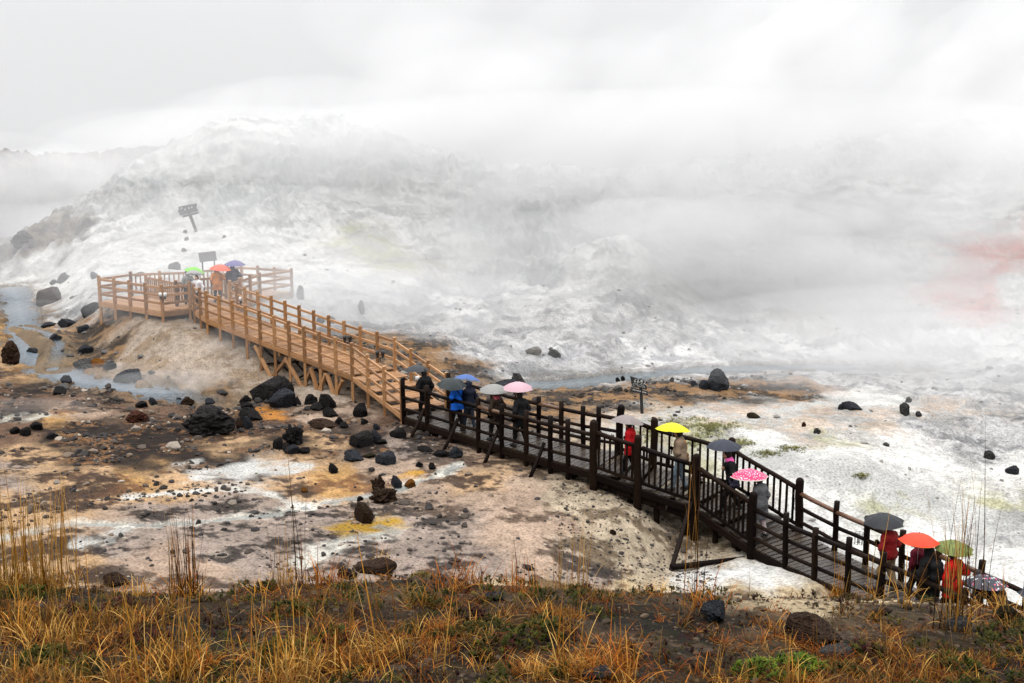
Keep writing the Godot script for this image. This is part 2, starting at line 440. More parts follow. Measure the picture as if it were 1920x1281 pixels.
# ------------------------------------------------------------------ what the ground is made of, from place to place
func zones():
	var Z := {     # colour, colour of the patches, share of patches, roughness of the relief
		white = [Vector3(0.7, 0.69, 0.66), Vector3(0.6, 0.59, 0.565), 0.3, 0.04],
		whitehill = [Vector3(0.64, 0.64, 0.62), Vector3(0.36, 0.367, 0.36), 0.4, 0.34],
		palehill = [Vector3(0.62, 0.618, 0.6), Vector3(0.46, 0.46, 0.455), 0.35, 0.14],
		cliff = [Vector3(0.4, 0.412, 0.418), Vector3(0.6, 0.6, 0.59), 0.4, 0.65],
		farhill = [Vector3(0.09, 0.075, 0.075), Vector3(0.2, 0.17, 0.13), 0.4, 0.6],
		grey = [Vector3(0.48, 0.475, 0.47), Vector3(0.25, 0.25, 0.255), 0.45, 0.24],
		slag = [Vector3(0.34, 0.343, 0.355), Vector3(0.66, 0.655, 0.64), 0.42, 0.3],
		mound = [Vector3(0.42, 0.345, 0.28), Vector3(0.3, 0.225, 0.16), 0.45, 0.06],
		ochre = [Vector3(0.46, 0.3, 0.17), Vector3(0.07, 0.045, 0.032), 0.42, 0.06],
		orange = [Vector3(0.47, 0.275, 0.11), Vector3(0.22, 0.11, 0.05), 0.4, 0.05],
		pinkish = [Vector3(0.41, 0.3, 0.225), Vector3(0.13, 0.09, 0.066), 0.38, 0.06],
		dark = [Vector3(0.026, 0.019, 0.016), Vector3(0.22, 0.115, 0.055), 0.3, 0.12],
		brown = [Vector3(0.15, 0.09, 0.06), Vector3(0.03, 0.022, 0.018), 0.45, 0.1],
		lilac = [Vector3(0.32, 0.255, 0.215), Vector3(0.055, 0.045, 0.04), 0.38, 0.06],
		tanrock = [Vector3(0.26, 0.155, 0.08), Vector3(0.06, 0.046, 0.036), 0.5, 0.12],
		sulphur = [Vector3(0.40, 0.39, 0.26), Vector3(0.35, 0.34, 0.31), 0.45, 0.15],
		sand = [Vector3(0.45, 0.37, 0.27), Vector3(0.16, 0.12, 0.08), 0.35, 0.06],
		peach = [Vector3(0.52, 0.43, 0.355), Vector3(0.46, 0.445, 0.42), 0.5, 0.06],
		red = [Vector3(0.5, 0.13, 0.085), Vector3(0.5, 0.3, 0.25), 0.45, 0.3],
		soil = [Vector3(0.06, 0.042, 0.025), Vector3(0.018, 0.014, 0.01), 0.5, 0.1],
		bankdark = [Vector3(0.018, 0.013, 0.009), Vector3(0.045, 0.026, 0.012), 0.45, 0.12],
		cream = [Vector3(0.48, 0.38, 0.24), Vector3(0.2, 0.14, 0.08), 0.45, 0.08],
	}
	var marks := {
		soil = [[400, 1170], [350, 1200], [1200, 1180], [1150, 1150], [1720, 1150], [700, 1110], [1320, 1215]],
		bankdark = [[0, 1150], [0, 1281], [250, 1230], [600, 1200], [800, 1250], [1000, 1200], [1000, 1281], [1400, 1281], [1700, 1250], [1920, 1281], [1920, 1200], [250, 1140], [-300, 1200], [2200, 1200], [960, 1500], [560, 1120]],
		cream = [[1390, 1112], [1480, 1110], [1200, 1095], [1000, 1092], [1600, 1126]],
		orange = [[110, 788], [30, 625], [640, 905], [260, 912], [60, 690]],
		ochre = [[60, 860], [200, 900], [40, 950], [350, 910], [560, 860], [520, 905], [0, 700], [420, 835], [150, 1040], [600, 830], [900, 905], [-300, 850]],
		dark = [[150, 800], [240, 808], [330, 820], [420, 790], [60, 780], [380, 845], [300, 855], [560, 835], [480, 775], [640, 805], [100, 820], [680, 835], [560, 800], [190, 860], [440, 860], [-200, 790], [60, 735]],
		brown = [[30, 740], [150, 745], [250, 765], [520, 800], [730, 790], [0, 815], [800, 810], [-300, 740]],
		lilac = [[480, 1000], [400, 1020], [580, 1000], [740, 1000], [820, 970], [900, 1050], [680, 1060], [330, 960], [820, 1040], [240, 1030], [760, 840], [0, 905], [420, 940], [1100, 1080], [520, 1060]],
		pinkish = [[900, 920], [1000, 930], [850, 950], [1050, 1000], [950, 1000], [720, 880], [800, 870], [620, 790], [660, 780], [1000, 1060], [300, 1060], [560, 780], [150, 770], [700, 750]],
		sand = [[1150, 940], [1180, 1000], [1100, 960], [1240, 1010], [1120, 1040], [1050, 920], [1330, 1040], [1200, 1050]],
		white = [[1700, 900], [1800, 960], [1600, 850], [1500, 860], [1750, 1000], [1880, 1060], [1450, 830], [1350, 1090], [1440, 1095], [1900, 900], [1560, 950], [2200, 1000], [1700, 855], [1400, 1070], [110, 520], [1650, 752], [470, 885]],
		mound = [[300, 625], [400, 650], [460, 670], [250, 660], [350, 680], [430, 710], [560, 710], [640, 735], [330, 640], [230, 620], [280, 690]],
		tanrock = [[150, 610], [190, 650], [130, 660], [260, 720], [330, 725], [400, 735], [110, 690], [20, 580], [90, 640], [1050, 735], [1150, 745], [1250, 730], [1400, 735], [200, 590], [980, 755], [1480, 745], [720, 655], [790, 670], [850, 690]],
		grey = [[750, 590], [850, 610], [950, 630], [1100, 640], [650, 580], [900, 655], [1000, 600], [1250, 640], [1400, 640], [1000, 690], [1750, 800], [1850, 830], [1600, 700], [1850, 720], [1750, 740], [1100, 680], [1250, 610], [150, 560], [1880, 1000]],
		slag = [[820, 560], [760, 560], [1000, 540], [880, 600], [1400, 600], [1480, 650], [1250, 660], [1200, 560], [1050, 660], [1350, 620], [1300, 665], [1180, 640], [1450, 560]],
		peach = [[1450, 770], [1550, 800], [1350, 775], [1650, 800], [1300, 790], [1600, 775], [1500, 815], [1750, 770], [1240, 790]],
		sulphur = [[1545, 815], [700, 460], [710, 490], [1330, 820], [1700, 945], [1890, 940], [1510, 605], [1280, 790]],
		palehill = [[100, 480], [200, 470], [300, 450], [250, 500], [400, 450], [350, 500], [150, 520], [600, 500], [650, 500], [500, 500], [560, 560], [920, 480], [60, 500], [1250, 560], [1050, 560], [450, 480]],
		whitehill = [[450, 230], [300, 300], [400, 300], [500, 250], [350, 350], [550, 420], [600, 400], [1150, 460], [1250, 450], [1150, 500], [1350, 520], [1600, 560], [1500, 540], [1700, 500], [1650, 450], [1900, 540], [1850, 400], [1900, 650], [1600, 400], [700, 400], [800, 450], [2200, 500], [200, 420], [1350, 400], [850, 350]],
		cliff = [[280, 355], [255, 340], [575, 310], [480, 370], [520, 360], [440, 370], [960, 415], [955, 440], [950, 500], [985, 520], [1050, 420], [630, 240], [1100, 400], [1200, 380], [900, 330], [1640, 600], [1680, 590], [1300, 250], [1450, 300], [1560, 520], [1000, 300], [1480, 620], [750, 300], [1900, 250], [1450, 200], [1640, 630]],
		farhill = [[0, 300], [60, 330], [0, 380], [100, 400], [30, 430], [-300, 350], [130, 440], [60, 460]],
		red = [[1840, 510], [1800, 565], [1855, 490], [1820, 540]],
	}
	var pos := PackedVector2Array(); var which := []
	for z in marks:
		for m in marks[z]:
			var r := ray(m[0], m[1]); var p := hit_base(r)
			pos.append(Vector2(p.x / p.y, log(p.y))); which.append(Z[z])
	CA.resize(GU * GW); CB.resize(GU * GW)
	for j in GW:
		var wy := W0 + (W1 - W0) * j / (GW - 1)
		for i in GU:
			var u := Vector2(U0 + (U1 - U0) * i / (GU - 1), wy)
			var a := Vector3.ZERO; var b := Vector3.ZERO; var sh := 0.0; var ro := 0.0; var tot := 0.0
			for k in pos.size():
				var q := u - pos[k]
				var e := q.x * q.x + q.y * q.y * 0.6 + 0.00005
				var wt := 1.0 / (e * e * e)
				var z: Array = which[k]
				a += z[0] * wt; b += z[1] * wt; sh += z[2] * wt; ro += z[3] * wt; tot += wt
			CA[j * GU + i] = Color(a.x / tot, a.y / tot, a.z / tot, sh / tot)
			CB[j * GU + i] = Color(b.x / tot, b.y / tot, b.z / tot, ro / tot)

func hit_base(r: Vector2) -> Vector2:
	var d := 6.0
	while d < 125.0:
		if EYE.y + r.y * d <= base_height(r.x * d, d): break
		d *= 1.006
	return Vector2(r.x * d, d)

# streams and stripes of mineral: half width, how deep they cut in, colour of the ground along them
func trails():
	trail([[20, 535], [34, 570], [40, 600], [48, 630], [62, 660], [95, 690], [150, 708], [210, 722], [300, 737], [360, 745], [425, 749]], 0.95, 0.34, Color(0.2, 0.15, 0.1), "stream_water", "pale blue hot stream winding past the platform mound")
	trail([[44, 612], [80, 620], [112, 640], [108, 665], [100, 692]], 0.28, 0.2, Color(0.22, 0.17, 0.12), "stream_water", "thin side arm of the blue stream between dark stones")
	trail([[940, 726], [1000, 721], [1090, 713], [1180, 704], [1300, 692], [1420, 688], [1560, 686], [1700, 688]], 0.85, 0.3, Color(0.22, 0.2, 0.18), "lake_water", "blue grey stream in front of the steaming slopes")
	trail([[860, 872], [822, 892], [780, 906], [725, 926], [640, 940], [570, 955], [520, 962], [440, 972], [330, 982], [230, 986], [140, 984], [60, 1000], [-60, 1022]], 0.15, 0.07, Color(0.62, 0.6, 0.53), "milky_water", "milky trickle crossing the gravel flat")
	trail([[705, 985], [735, 1000], [690, 1005], [645, 1010], [605, 1035], [570, 1060]], 0.22, 0.06, Color(0.62, 0.6, 0.53), "milky_water", "milky runnel below the orange stained rock")
	trail([[570, 955], [500, 926], [420, 920], [330, 926], [240, 934]], 0.13, 0.03, Color(0.6, 0.58, 0.53), "", "")
	trail([[395, 890], [440, 885], [500, 882], [550, 880]], 0.42, 0.02, Color(0.6, 0.59, 0.56), "", "")
	trail([[340, 872], [362, 870]], 0.2, 0.01, Color(0.44, 0.43, 0.4), "", "")
	trail([[150, 1022], [190, 1012], [225, 1000]], 0.2, 0.02, Color(0.48, 0.47, 0.44), "", "")
	trail([[-30, 795], [30, 786], [75, 783]], 0.3, 0.03, Color(0.5, 0.47, 0.4), "milky_water", "short white puddle at the dark gravel band")
	trail([[1450, 772], [1540, 755], [1640, 748], [1700, 758]], 0.3, 0.0, Color(0.5, 0.5, 0.48), "", "")
	trail([[1420, 860], [1520, 870], [1640, 905], [1740, 940], [1850, 990]], 0.8, 0.0, Color(0.5, 0.5, 0.48), "", "")
	trail([[640, 1000], [685, 985], [720, 985]], 0.3, 0.0, Color(0.4, 0.24, 0.035), "", "")
	trail([[760, 895], [790, 888]], 0.15, 0.0, Color(0.5, 0.27, 0.05), "", "")
	trail([[470, 775], [490, 768], [520, 785]], 0.25, 0.0, Color(0.42, 0.18, 0.04), "", "")

func trail(px: Array, half: float, carve: float, c: Color, water: String, label: String):
	var pts := PackedVector2Array()
	for p in px:
		var q := hit_base(ray(p[0], p[1])); pts.append(q)
	var lo := pts[0]; var hi := pts[0]
	for p in pts: lo = lo.min(p); hi = hi.max(p)
	strokes.append({pts = pts, half = half, carve = carve, color = c, water = water, label = label, lo = lo - Vector2.ONE * half * 4.6, hi = hi + Vector2.ONE * half * 4.6})

func strokes_at(x: float, d: float) -> Array:
	var out := []
	for s in strokes:
		if x > s.lo.x and x < s.hi.x and d > s.lo.y and d < s.hi.y: out.append(s)
	return out

var mid_of := Vector2.ZERO
var mid_far := 0.0
func off(s: Dictionary, x: float, d: float) -> float:      # distance from the middle line, in half widths, with a ragged edge
	var p := Vector2(x, d); var best := 1e9
	var pts: PackedVector2Array = s.pts
	for k in pts.size() - 1:
		var q := Geometry2D.get_closest_point_to_segment(p, pts[k], pts[k + 1])
		var g := p.distance_squared_to(q)
		if g < best: best = g; mid_of = q
	mid_far = sqrt(best)
	return maxf(0.0, sqrt(best) + 0.16 * fine.get_noise_2d(x * 1.6 + 900, d * 1.6)) / (s.half * (1.0 + 0.9 * warp.get_noise_2d(x * 3.0, d * 3.0)))

func surface_color(x: float, d: float, y: float) -> Color:
	var wx := x + 0.9 * warp.get_noise_2d(x * 1.3 + 50, d * 1.3) * (0.35 + d * 0.018)
	var wd := maxf(d + 1.1 * warp.get_noise_2d(x * 1.3, d * 1.3 + 90) * (0.35 + d * 0.03), 4.0)
	var a := blend(CA, wx, wd); var b := blend(CB, wx, wd)
	var n := patch.get_noise_2d(x * 1.1, d * 1.5 + y * 0.7)
	var f := patch.get_noise_2d(x * 7.0 + 300, d * 8.5)
	var thr := 0.5 - a.a
	var c := a.lerp(b, smoothstep(thr - 0.17, thr + 0.17, n + 0.55 * f))
	c = c * (1.0 + 0.4 * fine.get_noise_2d(x * 2.2 + 70, d * 2.6))
	for s in strokes_at(x, d):
		var e := off(s, x, d) + 0.5 * f
		if e < 2.2: c = c.lerp(s.color, (1.0 - smoothstep(0.5, 2.2, e)) * clampf(0.95 + 1.2 * patch.get_noise_2d(x * 3.0 + 700, d * 4.0), 0.15, 1.0))
	c.r = clampf(c.r * 0.6, 0.0, 0.5); c.g = clampf(c.g * 0.6, 0.0, 0.5); c.b = clampf(c.b * 0.6, 0.0, 0.5); c.a = 1.0
	return c

func ground_mesh():
	var us := PackedFloat32Array(); var ds := PackedFloat32Array()
	for k in 60: us.append(lerpf(-0.9, -0.53, k / 60.0))
	for k in 690: us.append(lerpf(-0.53, 0.53, k / 690.0))
	for k in 61: us.append(lerpf(0.53, 0.9, k / 60.0))
	for seg in [[3.6, 9.0, 24], [9.0, 20.0, 150], [20.0, 50.0, 350], [50.0, 108.0, 250], [108.0, 165.0, 16]]:
		for k in seg[2]: ds.append(exp(lerpf(log(seg[0]), log(seg[1]), float(k) / seg[2])))
	ds.append(165.0)
	var nu := us.size(); var nd := ds.size()
	var v := PackedVector3Array(); var nr := PackedVector3Array(); var co := PackedColorArray(); var ix := PackedInt32Array()
	v.resize(nu * nd); nr.resize(nu * nd); co.resize(nu * nd); ix.resize((nu - 1) * (nd - 1) * 6)
	for j in nd:
		var d := ds[j]
		for i in nu:
			var x := us[i] * d
			var y := height(x, d)
			v[j * nu + i] = Vector3(x, y, -d)
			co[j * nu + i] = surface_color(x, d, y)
	for j in nd:
		for i in nu:
			var k := j * nu + i
			var ex := v[k + (1 if i < nu - 1 else 0)] - v[k - (1 if i > 0 else 0)]
			var ez := v[k - (nu if j > 0 else 0)] - v[k + (nu if j < nd - 1 else 0)]
			nr[k] = ez.cross(ex).normalized()
	var t := 0
	for j in nd - 1:
		for i in nu - 1:
			var k := j * nu + i
			ix[t] = k; ix[t + 1] = k + nu; ix[t + 2] = k + 1; ix[t + 3] = k + 1; ix[t + 4] = k + nu; ix[t + 5] = k + nu + 1
			t += 6
	var arr := []; arr.resize(Mesh.ARRAY_MAX)
	arr[Mesh.ARRAY_VERTEX] = v; arr[Mesh.ARRAY_NORMAL] = nr; arr[Mesh.ARRAY_COLOR] = co; arr[Mesh.ARRAY_INDEX] = ix
	var m := ArrayMesh.new(); m.add_surface_from_arrays(Mesh.PRIMITIVE_TRIANGLES, arr)
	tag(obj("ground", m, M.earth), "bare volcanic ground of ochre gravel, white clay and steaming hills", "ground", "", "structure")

func waters():
	for s in strokes:
		if s.water == "": continue
		var st := SurfaceTool.new(); st.begin(Mesh.PRIMITIVE_TRIANGLES)
		var line := []
		for k in s.pts.size() - 1:
			var steps := maxi(1, int(s.pts[k].distance_to(s.pts[k + 1]) / 0.5))
			for e in steps: line.append(s.pts[k].lerp(s.pts[k + 1], float(e) / steps))
		line.append(s.pts[-1])
		for k in line.size():
			var p: Vector2 = line[k]
			var dir: Vector2 = (line[mini(k + 1, line.size() - 1)] - line[maxi(k - 1, 0)]).normalized()
			var side: Vector2 = Vector2(-dir.y, dir.x) * s.half * 1.35
			var y := 0.0
			for e in range(-3, 4): 
				var q: Vector2 = line[clampi(k + e, 0, line.size() - 1)]
				y += base_height(q.x, q.y) / 7.0
			y -= s.carve * 0.42
			for e in 5:
				var q: Vector2 = p + side * (e / 2.0 - 1.0)
				st.set_color(Color(1, 1, 1, [0.1, 0.6, 0.8, 0.6, 0.1][e] * clampf((line.size() - 1 - k) / 5.0, 0.0, 1.0) * (1.0 if s.half > 0.4 else 0.75))); st.set_normal(Vector3.UP); st.add_vertex(Vector3(q.x, y, -q.y))
		for k in line.size() - 1:
			for e in 4:
				var a := k * 5 + e
				for i in [a, a + 1, a + 5, a + 1, a + 6, a + 5]: st.add_index(i)
		tag(obj("stream", st.commit(), M[s.water]), s.label, "stream", "", "structure")

# ------------------------------------------------------------------ steam
func bank(where: Vector3, size: Vector3, density: float):
	puff(960, 640, 50, size, density)
	get_child(get_child_count() - 1).position = where

func puff(px: float, py: float, d: float, size: Vector3, density: float, tilt := 0.0):
	var f := FogVolume.new(); f.name = "steam_cloud"; f.shape = RenderingServer.FOG_VOLUME_SHAPE_ELLIPSOID
	f.size = size; f.position = at(px, py, d); f.rotation.z = tilt
	var m := FogMaterial.new(); m.albedo = Color(0.995, 0.995, 1.0); m.density = density
	f.material = m
	add_child(f, true)
	tag(f, "white steam drifting over the hot valley and its slopes", "steam", "steam rising from the vents", "stuff")

func steam():
	# the steam that fills the far valley: one wide thin veil, a bank over the slopes, and lower layers in front
	bank(Vector3(0, 14, -112), Vector3(420, 50, 140), 0.0016)
	var br := RandomNumberGenerator.new(); br.seed = 4
	for k in 18: bank(Vector3(-78 + 9.2 * k + br.randf_range(-6, 6), br.randf_range(1.5, 9.0) * (0.35 if k < 6 else 1.0), br.randf_range(-96, -68)), Vector3(br.randf_range(40, 80) * (0.6 if k < 8 else 1.0), br.randf_range(5, 9), br.randf_range(18, 30)), 0.007 if k < 5 else 0.017)
	for k in 9: bank(Vector3(2 + 7 * k + br.randf_range(-3, 3), br.randf_range(4.0, 10.0), br.randf_range(-82, -66)), Vector3(br.randf_range(24, 44), br.randf_range(4, 7), br.randf_range(12, 18)), 0.017)
	bank(Vector3(22, 2.0, -63), Vector3(60, 5.5, 24), 0.024)
	bank(Vector3(-13, 3.4, -58), Vector3(34, 7, 18), 0.022)
	bank(Vector3(12, 1.4, -55), Vector3(56, 4.2, 17), 0.03)
	bank(Vector3(-11.5, 3.0, -47.5), Vector3(17, 5.0, 8.5), 0.034)
	bank(Vector3(-6, 1.6, -51), Vector3(16, 3.2, 9), 0.045)
	bank(Vector3(20, 0.8, -45), Vector3(24, 2.4, 10), 0.04)
	bank(Vector3(21, 1.6, -41), Vector3(34, 4.4, 15), 0.028)
	var r := RandomNumberGenerator.new(); r.seed = 21
	for k in 18:      # plumes leaning to the right
		var px := r.randf_range(1150, 1950); var py := r.randf_range(120, 600)
		var s := r.randf_range(3.0, 7.5)
		puff(px, py, r.randf_range(52, 80), Vector3(s * r.randf_range(1.6, 2.6), s * 0.8, s), r.randf_range(0.015, 0.035), deg_to_rad(r.randf_range(30, 60)))
	for k in 12:
		var s := r.randf_range(4.0, 9.0)
		puff(r.randf_range(350, 1150), r.randf_range(230, 520), r.randf_range(58, 80), Vector3(s * 1.8, s * 0.8, s), r.randf_range(0.015, 0.04), deg_to_rad(r.randf_range(10, 50)))
	for k in 10:
		var s := r.randf_range(6.0, 12.0)
		puff(r.randf_range(230, 720), r.randf_range(215, 330), r.randf_range(66, 80), Vector3(s * 1.5, s * 0.42, s), 0.02, deg_to_rad(r.randf_range(-10, 35)))
	for k in 7: bank(Vector3(r.randf_range(-54, -34), r.randf_range(1, 7), r.randf_range(-96, -80)), Vector3(r.randf_range(14, 24), r.randf_range(5, 8), r.randf_range(9, 14)), 0.03)
	for k in 14: bank(Vector3(r.randf_range(-4, 21), r.randf_range(0.5, 5.0), r.randf_range(-67, -54)), Vector3(r.randf_range(11, 22), r.randf_range(2.5, 4.5), r.randf_range(6, 11)), 0.045)
	for k in 30:       # faint wisps high in the air
		var s := r.randf_range(4.0, 11.0)
		puff(r.randf_range(700, 1950), r.randf_range(20, 250), r.randf_range(60, 90), Vector3(s * 1.6, s * 0.55, s), 0.016, deg_to_rad(r.randf_range(-20, 70)))
	for k in 12:      # over the steep right hand slope
		var s := r.randf_range(6.0, 12.0)
		puff(r.randf_range(1450, 1960), r.randf_range(10, 230), r.randf_range(78, 94), Vector3(s * 1.5, s * 0.6, s), 0.03, deg_to_rad(r.randf_range(0, 60)))
	# low drifts
	for p in [[620, 545, 50, 9, 2.4, 0.05], [560, 580, 48, 5, 2.0, 0.05], [760, 600, 48, 10, 2.0, 0.035], [1780, 700, 44, 12, 3.5, 0.06], [1880, 760, 40, 8, 2.4, 0.05], [1650, 640, 50, 12, 4.0, 0.06], [1500, 560, 56, 12, 6.0, 0.06],
			[320, 715, 40.2, 5, 0.7, 0.09], [220, 700, 42, 5, 0.7, 0.06], [60, 590, 55, 6, 1.5, 0.05], [470, 640, 42, 4, 1.4, 0.05], [130, 420, 90, 12, 8, 0.05], [1420, 690, 46, 14, 1.6, 0.04], [1000, 650, 47, 12, 2.2, 0.03], [800, 880, 30, 3, 0.5, 0.04], [40, 770, 36, 5, 0.6, 0.05]]:
		puff(p[0], p[1], p[2], Vector3(p[3], p[4], p[3] * 0.6), p[5])

# ------------------------------------------------------------------ the two wooden walkways
# stations (x, D, deck height) of the side near the viewpoint and of the far side
const LIGHT_N := [Vector3(-13.33, 45.42, 2.1), Vector3(-12.32, 43.63, 2.05), Vector3(-7.57, 39.2, 1.35), Vector3(-5.55, 37.2, 1.1), Vector3(-3.52, 34.05, 0.5)]
const LIGHT_F := [Vector3(-12.11, 46.57, 2.1), Vector3(-11.05, 44.85, 2.05), Vector3(-6.3, 40.45, 1.35), Vector3(-4.18, 38.3, 1.1), Vector3(-2.15, 35.05, 0.5)]
const DARK_N := [Vector3(-3.46, 33.95, 0.45), Vector3(-0.99, 31.19, 0.45), Vector3(1.0, 29.3, 0.4), Vector3(2.17, 28.2, 0.4), Vector3(3.3, 27.6, 0.15), Vector3(4.72, 27.05, -0.2), Vector3(5.9, 25.6, -0.75), Vector3(6.5, 24.7, -0.85), Vector3(8.22, 21.9, -0.85), Vector3(9.6, 19.2, -0.85)]
const DARK_F := [Vector3(-2.08, 34.95, 0.45), Vector3(0.15, 32.2, 0.45), Vector3(2.0, 30.6, 0.4), Vector3(3.05, 29.95, 0.4), Vector3(3.95, 29.4, 0.15), Vector3(5.95, 28.6, -0.2), Vector3(7.35, 26.75, -0.75), Vector3(7.95, 25.6, -0.85), Vector3(9.6, 22.3, -0.85), Vector3(10.95, 19.4, -0.85)]

func v3(s: Vector3) -> Vector3: return Vector3(s.x, s.z, -s.y)

func along(line: Array, t: float) -> Vector3:       # t counts stations
	var k := clampi(int(t), 0, line.size() - 2)
	return v3(line[k].lerp(line[k + 1], t - k))

func ground_at(p: Vector3) -> float: return height(p.x, -p.z)

func deck(root: Node3D, near: Array, far: Array, k: int, stepped: int, mats: Array, width := 0.145):
	var a0 := v3(near[k]); var a1 := v3(near[k + 1]); var b0 := v3(far[k]); var b1 := v3(far[k + 1])
	var run := ((a0.distance_to(a1)) + b0.distance_to(b1)) / 2
	var n := int(round(run / width))
	for i in n:
		var t0 := (i + 0.06) / n; var t1 := (i + 0.94) / n
		var poly := PackedVector2Array()
		for q in [a0.lerp(a1, t0), a0.lerp(a1, t1), b0.lerp(b1, t1), b0.lerp(b1, t0)]: poly.append(Vector2(q.x, -q.z))
		var y := lerpf(a0.y, a1.y, (i + 0.5) / n)
		if stepped: y = lerpf(a0.y, a1.y, float(int(float(i) / n * stepped) + 0.5) / stepped)
		var dy := rng.randf_range(-0.004, 0.004)
		var c := Vector2.ZERO
		for q in poly: c += q / 4.0
		for j in 4: poly[j] -= c
		var o := obj("plank", prism(poly, -0.04, 0.0), mats[rng.randi() % mats.size()], root)
		o.position = Vector3(c.x, y + dy, -c.y)

func timber_platform():
	var root := thing("timber_platform", "new light brown timber viewing platform with its ramp and stairs", "boardwalk", Vector3(-13.3, 0, -45.4))
	var back := -root.position
	var holder := root
	var P := func(v: Vector3) -> Vector3: return v + back
	var pine := [M.pine0, M.pine1, M.pine2]
	var pick := func(): return pine[rng.randi() % 3]
	# the platform's floor: boards cut to its outline
	var outline := PackedVector2Array([Vector2(-18.36, 48.29), Vector2(-14.64, 45.3), Vector2(-13.74, 46.2), Vector2(-13.33, 45.42), Vector2(-12.11, 46.57), Vector2(-11.55, 49.73), Vector2(-10.44, 51.47), Vector2(-13.14, 52.86), Vector2(-15.13, 50.8), Vector2(-17.52, 49.94)])
	var dir := Vector2(3.72, -2.99).normalized(); var side := Vector2(-dir.y, dir.x)
	for k in range(-6, 50):
		var o0 := Vector2(-14.64, 45.3) + side * (k * 0.17); var strip := PackedVector2Array([o0 - dir * 14, o0 + dir * 14, o0 + dir * 14 + side * 0.155, o0 - dir * 14 + side * 0.155])
		for piece in Geometry2D.intersect_polygons(outline, strip):
			var c := Vector2.ZERO
			for q in piece: c += q / piece.size()
			for j in piece.size(): piece[j] -= c
			var o := obj("plank", prism(piece, -0.045, 0.0), pick.call(), root)
			o.position = P.call(Vector3(c.x, 2.1 + rng.randf_range(-0.003, 0.003), -c.y))
	var pt := func(x: float, d: float, y: float) -> Vector3: return P.call(Vector3(x, y, -d))
	var fence := func(a: Vector2, b: Vector2, posts: int, kind: String):     # posts at both ends
		var n := posts - 1
		for k in posts:
			var q := a.lerp(b, float(k) / n)
			if k > 0 or kind != "rails+":
				bar("post", root, pt.call(q.x, q.y, 1.86), pt.call(q.x, q.y, 3.24 + rng.randf_range(-0.02, 0.02)), 0.13, 0.13, pick.call(), 0.012)
				var g := height(q.x, q.y)
				if g < 1.86: bar("pile", root, pt.call(q.x, q.y, g - 0.15), pt.call(q.x, q.y, 1.86), 0.11, 0.11, pick.call())
		for k in n:
			var q0 := a.lerp(b, float(k) / n); var q1 := a.lerp(b, float(k + 1) / n)
			var d := (q1 - q0).normalized() * 0.066
			for h in ([0.98, 0.66, 0.32] if kind != "balusters" else [0.98, 0.16]):
				bar("rail", root, pt.call(q0.x + d.x, q0.y + d.y, 2.1 + h), pt.call(q1.x - d.x, q1.y - d.y, 2.1 + h), 0.05, 0.11, pick.call())
			if kind == "balusters":
				var m := int(q0.distance_to(q1) / 0.19)
				for j in range(1, m):
					var q := q0.lerp(q1, float(j) / m)
					bar("baluster", root, pt.call(q.x, q.y, 2.316), pt.call(q.x, q.y, 3.024), 0.07, 0.035, pick.call())
		var e := a.lerp(b, 0.5)
		bar("fascia_board", root, pt.call(a.x, a.y, 1.95), pt.call(b.x, b.y, 1.95), 0.04, 0.2, pick.call())
	fence.call(Vector2(-18.36, 48.29), Vector2(-14.64, 45.3), 5, "rails")
	fence.call(Vector2(-14.64, 45.3), Vector2(-13.74, 46.2), 2, "rails+")
	fence.call(Vector2(-18.36, 48.29), Vector2(-17.52, 49.94), 2, "rails+")
	fence.call(Vector2(-17.52, 49.94), Vector2(-15.13, 50.8), 3, "balusters")
	fence.call(Vector2(-15.13, 50.8), Vector2(-13.14, 52.86), 3, "balusters")
	fence.call(Vector2(-13.14, 52.86), Vector2(-10.44, 51.47), 4, "rails+")
	fence.call(Vector2(-10.44, 51.47), Vector2(-11.55, 49.73), 2, "rails+")
	fence.call(Vector2(-11.55, 49.73), Vector2(-12.11, 46.57), 4, "rails+")
	fence.call(Vector2(-16.47, 48.9), Vector2(-14.47, 46.75), 3, "balusters")
	fence.call(Vector2(-14.47, 46.75), Vector2(-14.2, 47.75), 2, "balusters")
	fence.call(Vector2(-14.2, 47.75), Vector2(-13.0, 49.3), 2, "balusters")
	# the ramp and its stairs
	var steps := [0, 0, 0, 4]
	for k in 4:
		var before := root.get_child_count()
		deck(root, LIGHT_N, LIGHT_F, k, steps[k], pine)
		for c in range(before, root.get_child_count()): root.get_child(c).position += back
	for line in [LIGHT_N, LIGHT_F]:
		var s := -1.0 if line == LIGHT_N else 1.0
		var prev := Vector3.ZERO
		var counts := [2, 7, 3, 3]
		for k in 4:
			for j in counts[k] + (1 if k == 3 else 0):
				var q := along(line, k + float(j) / counts[k])
				var top := 1.14
				bar("post", root, P.call(q + Vector3(0, -0.22, 0)), P.call(q + Vector3(0, top, 0)), 0.125, 0.125, pick.call(), 0.012)
				var g := ground_at(q)
				if g < q.y - 0.3:
					bar("pile", root, P.call(Vector3(q.x, g - 0.15, q.z)), P.call(q + Vector3(0, -0.22, 0)), 0.1, 0.1, pick.call())
				if prev != Vector3.ZERO:
					var d := (q - prev).normalized() * 0.063
					for h in [0.98, 0.66, 0.33]: bar("rail", root, P.call(prev + d + Vector3(0, h, 0)), P.call(q - d + Vector3(0, h, 0)), 0.055, 0.09, pick.call())
				prev = q
			bar("fascia_board", root, P.call(v3(line[k]) + Vector3(0, -0.13, 0)), P.call(v3(line[k + 1]) + Vector3(0, -0.13, 0)), 0.05, 0.17, pick.call())
	# struts and dark cross bars under the ramp
	for t in [1.45, 1.75, 2.0, 2.35, 2.75]:
		var a := along(LIGHT_N, t) + Vector3(0, -0.3, 0); var b := along(LIGHT_F, t) + Vector3(0, -0.3, 0)
		bar("beam", root, P.call(a), P.call(b), 0.12, 0.14, M.pine1)
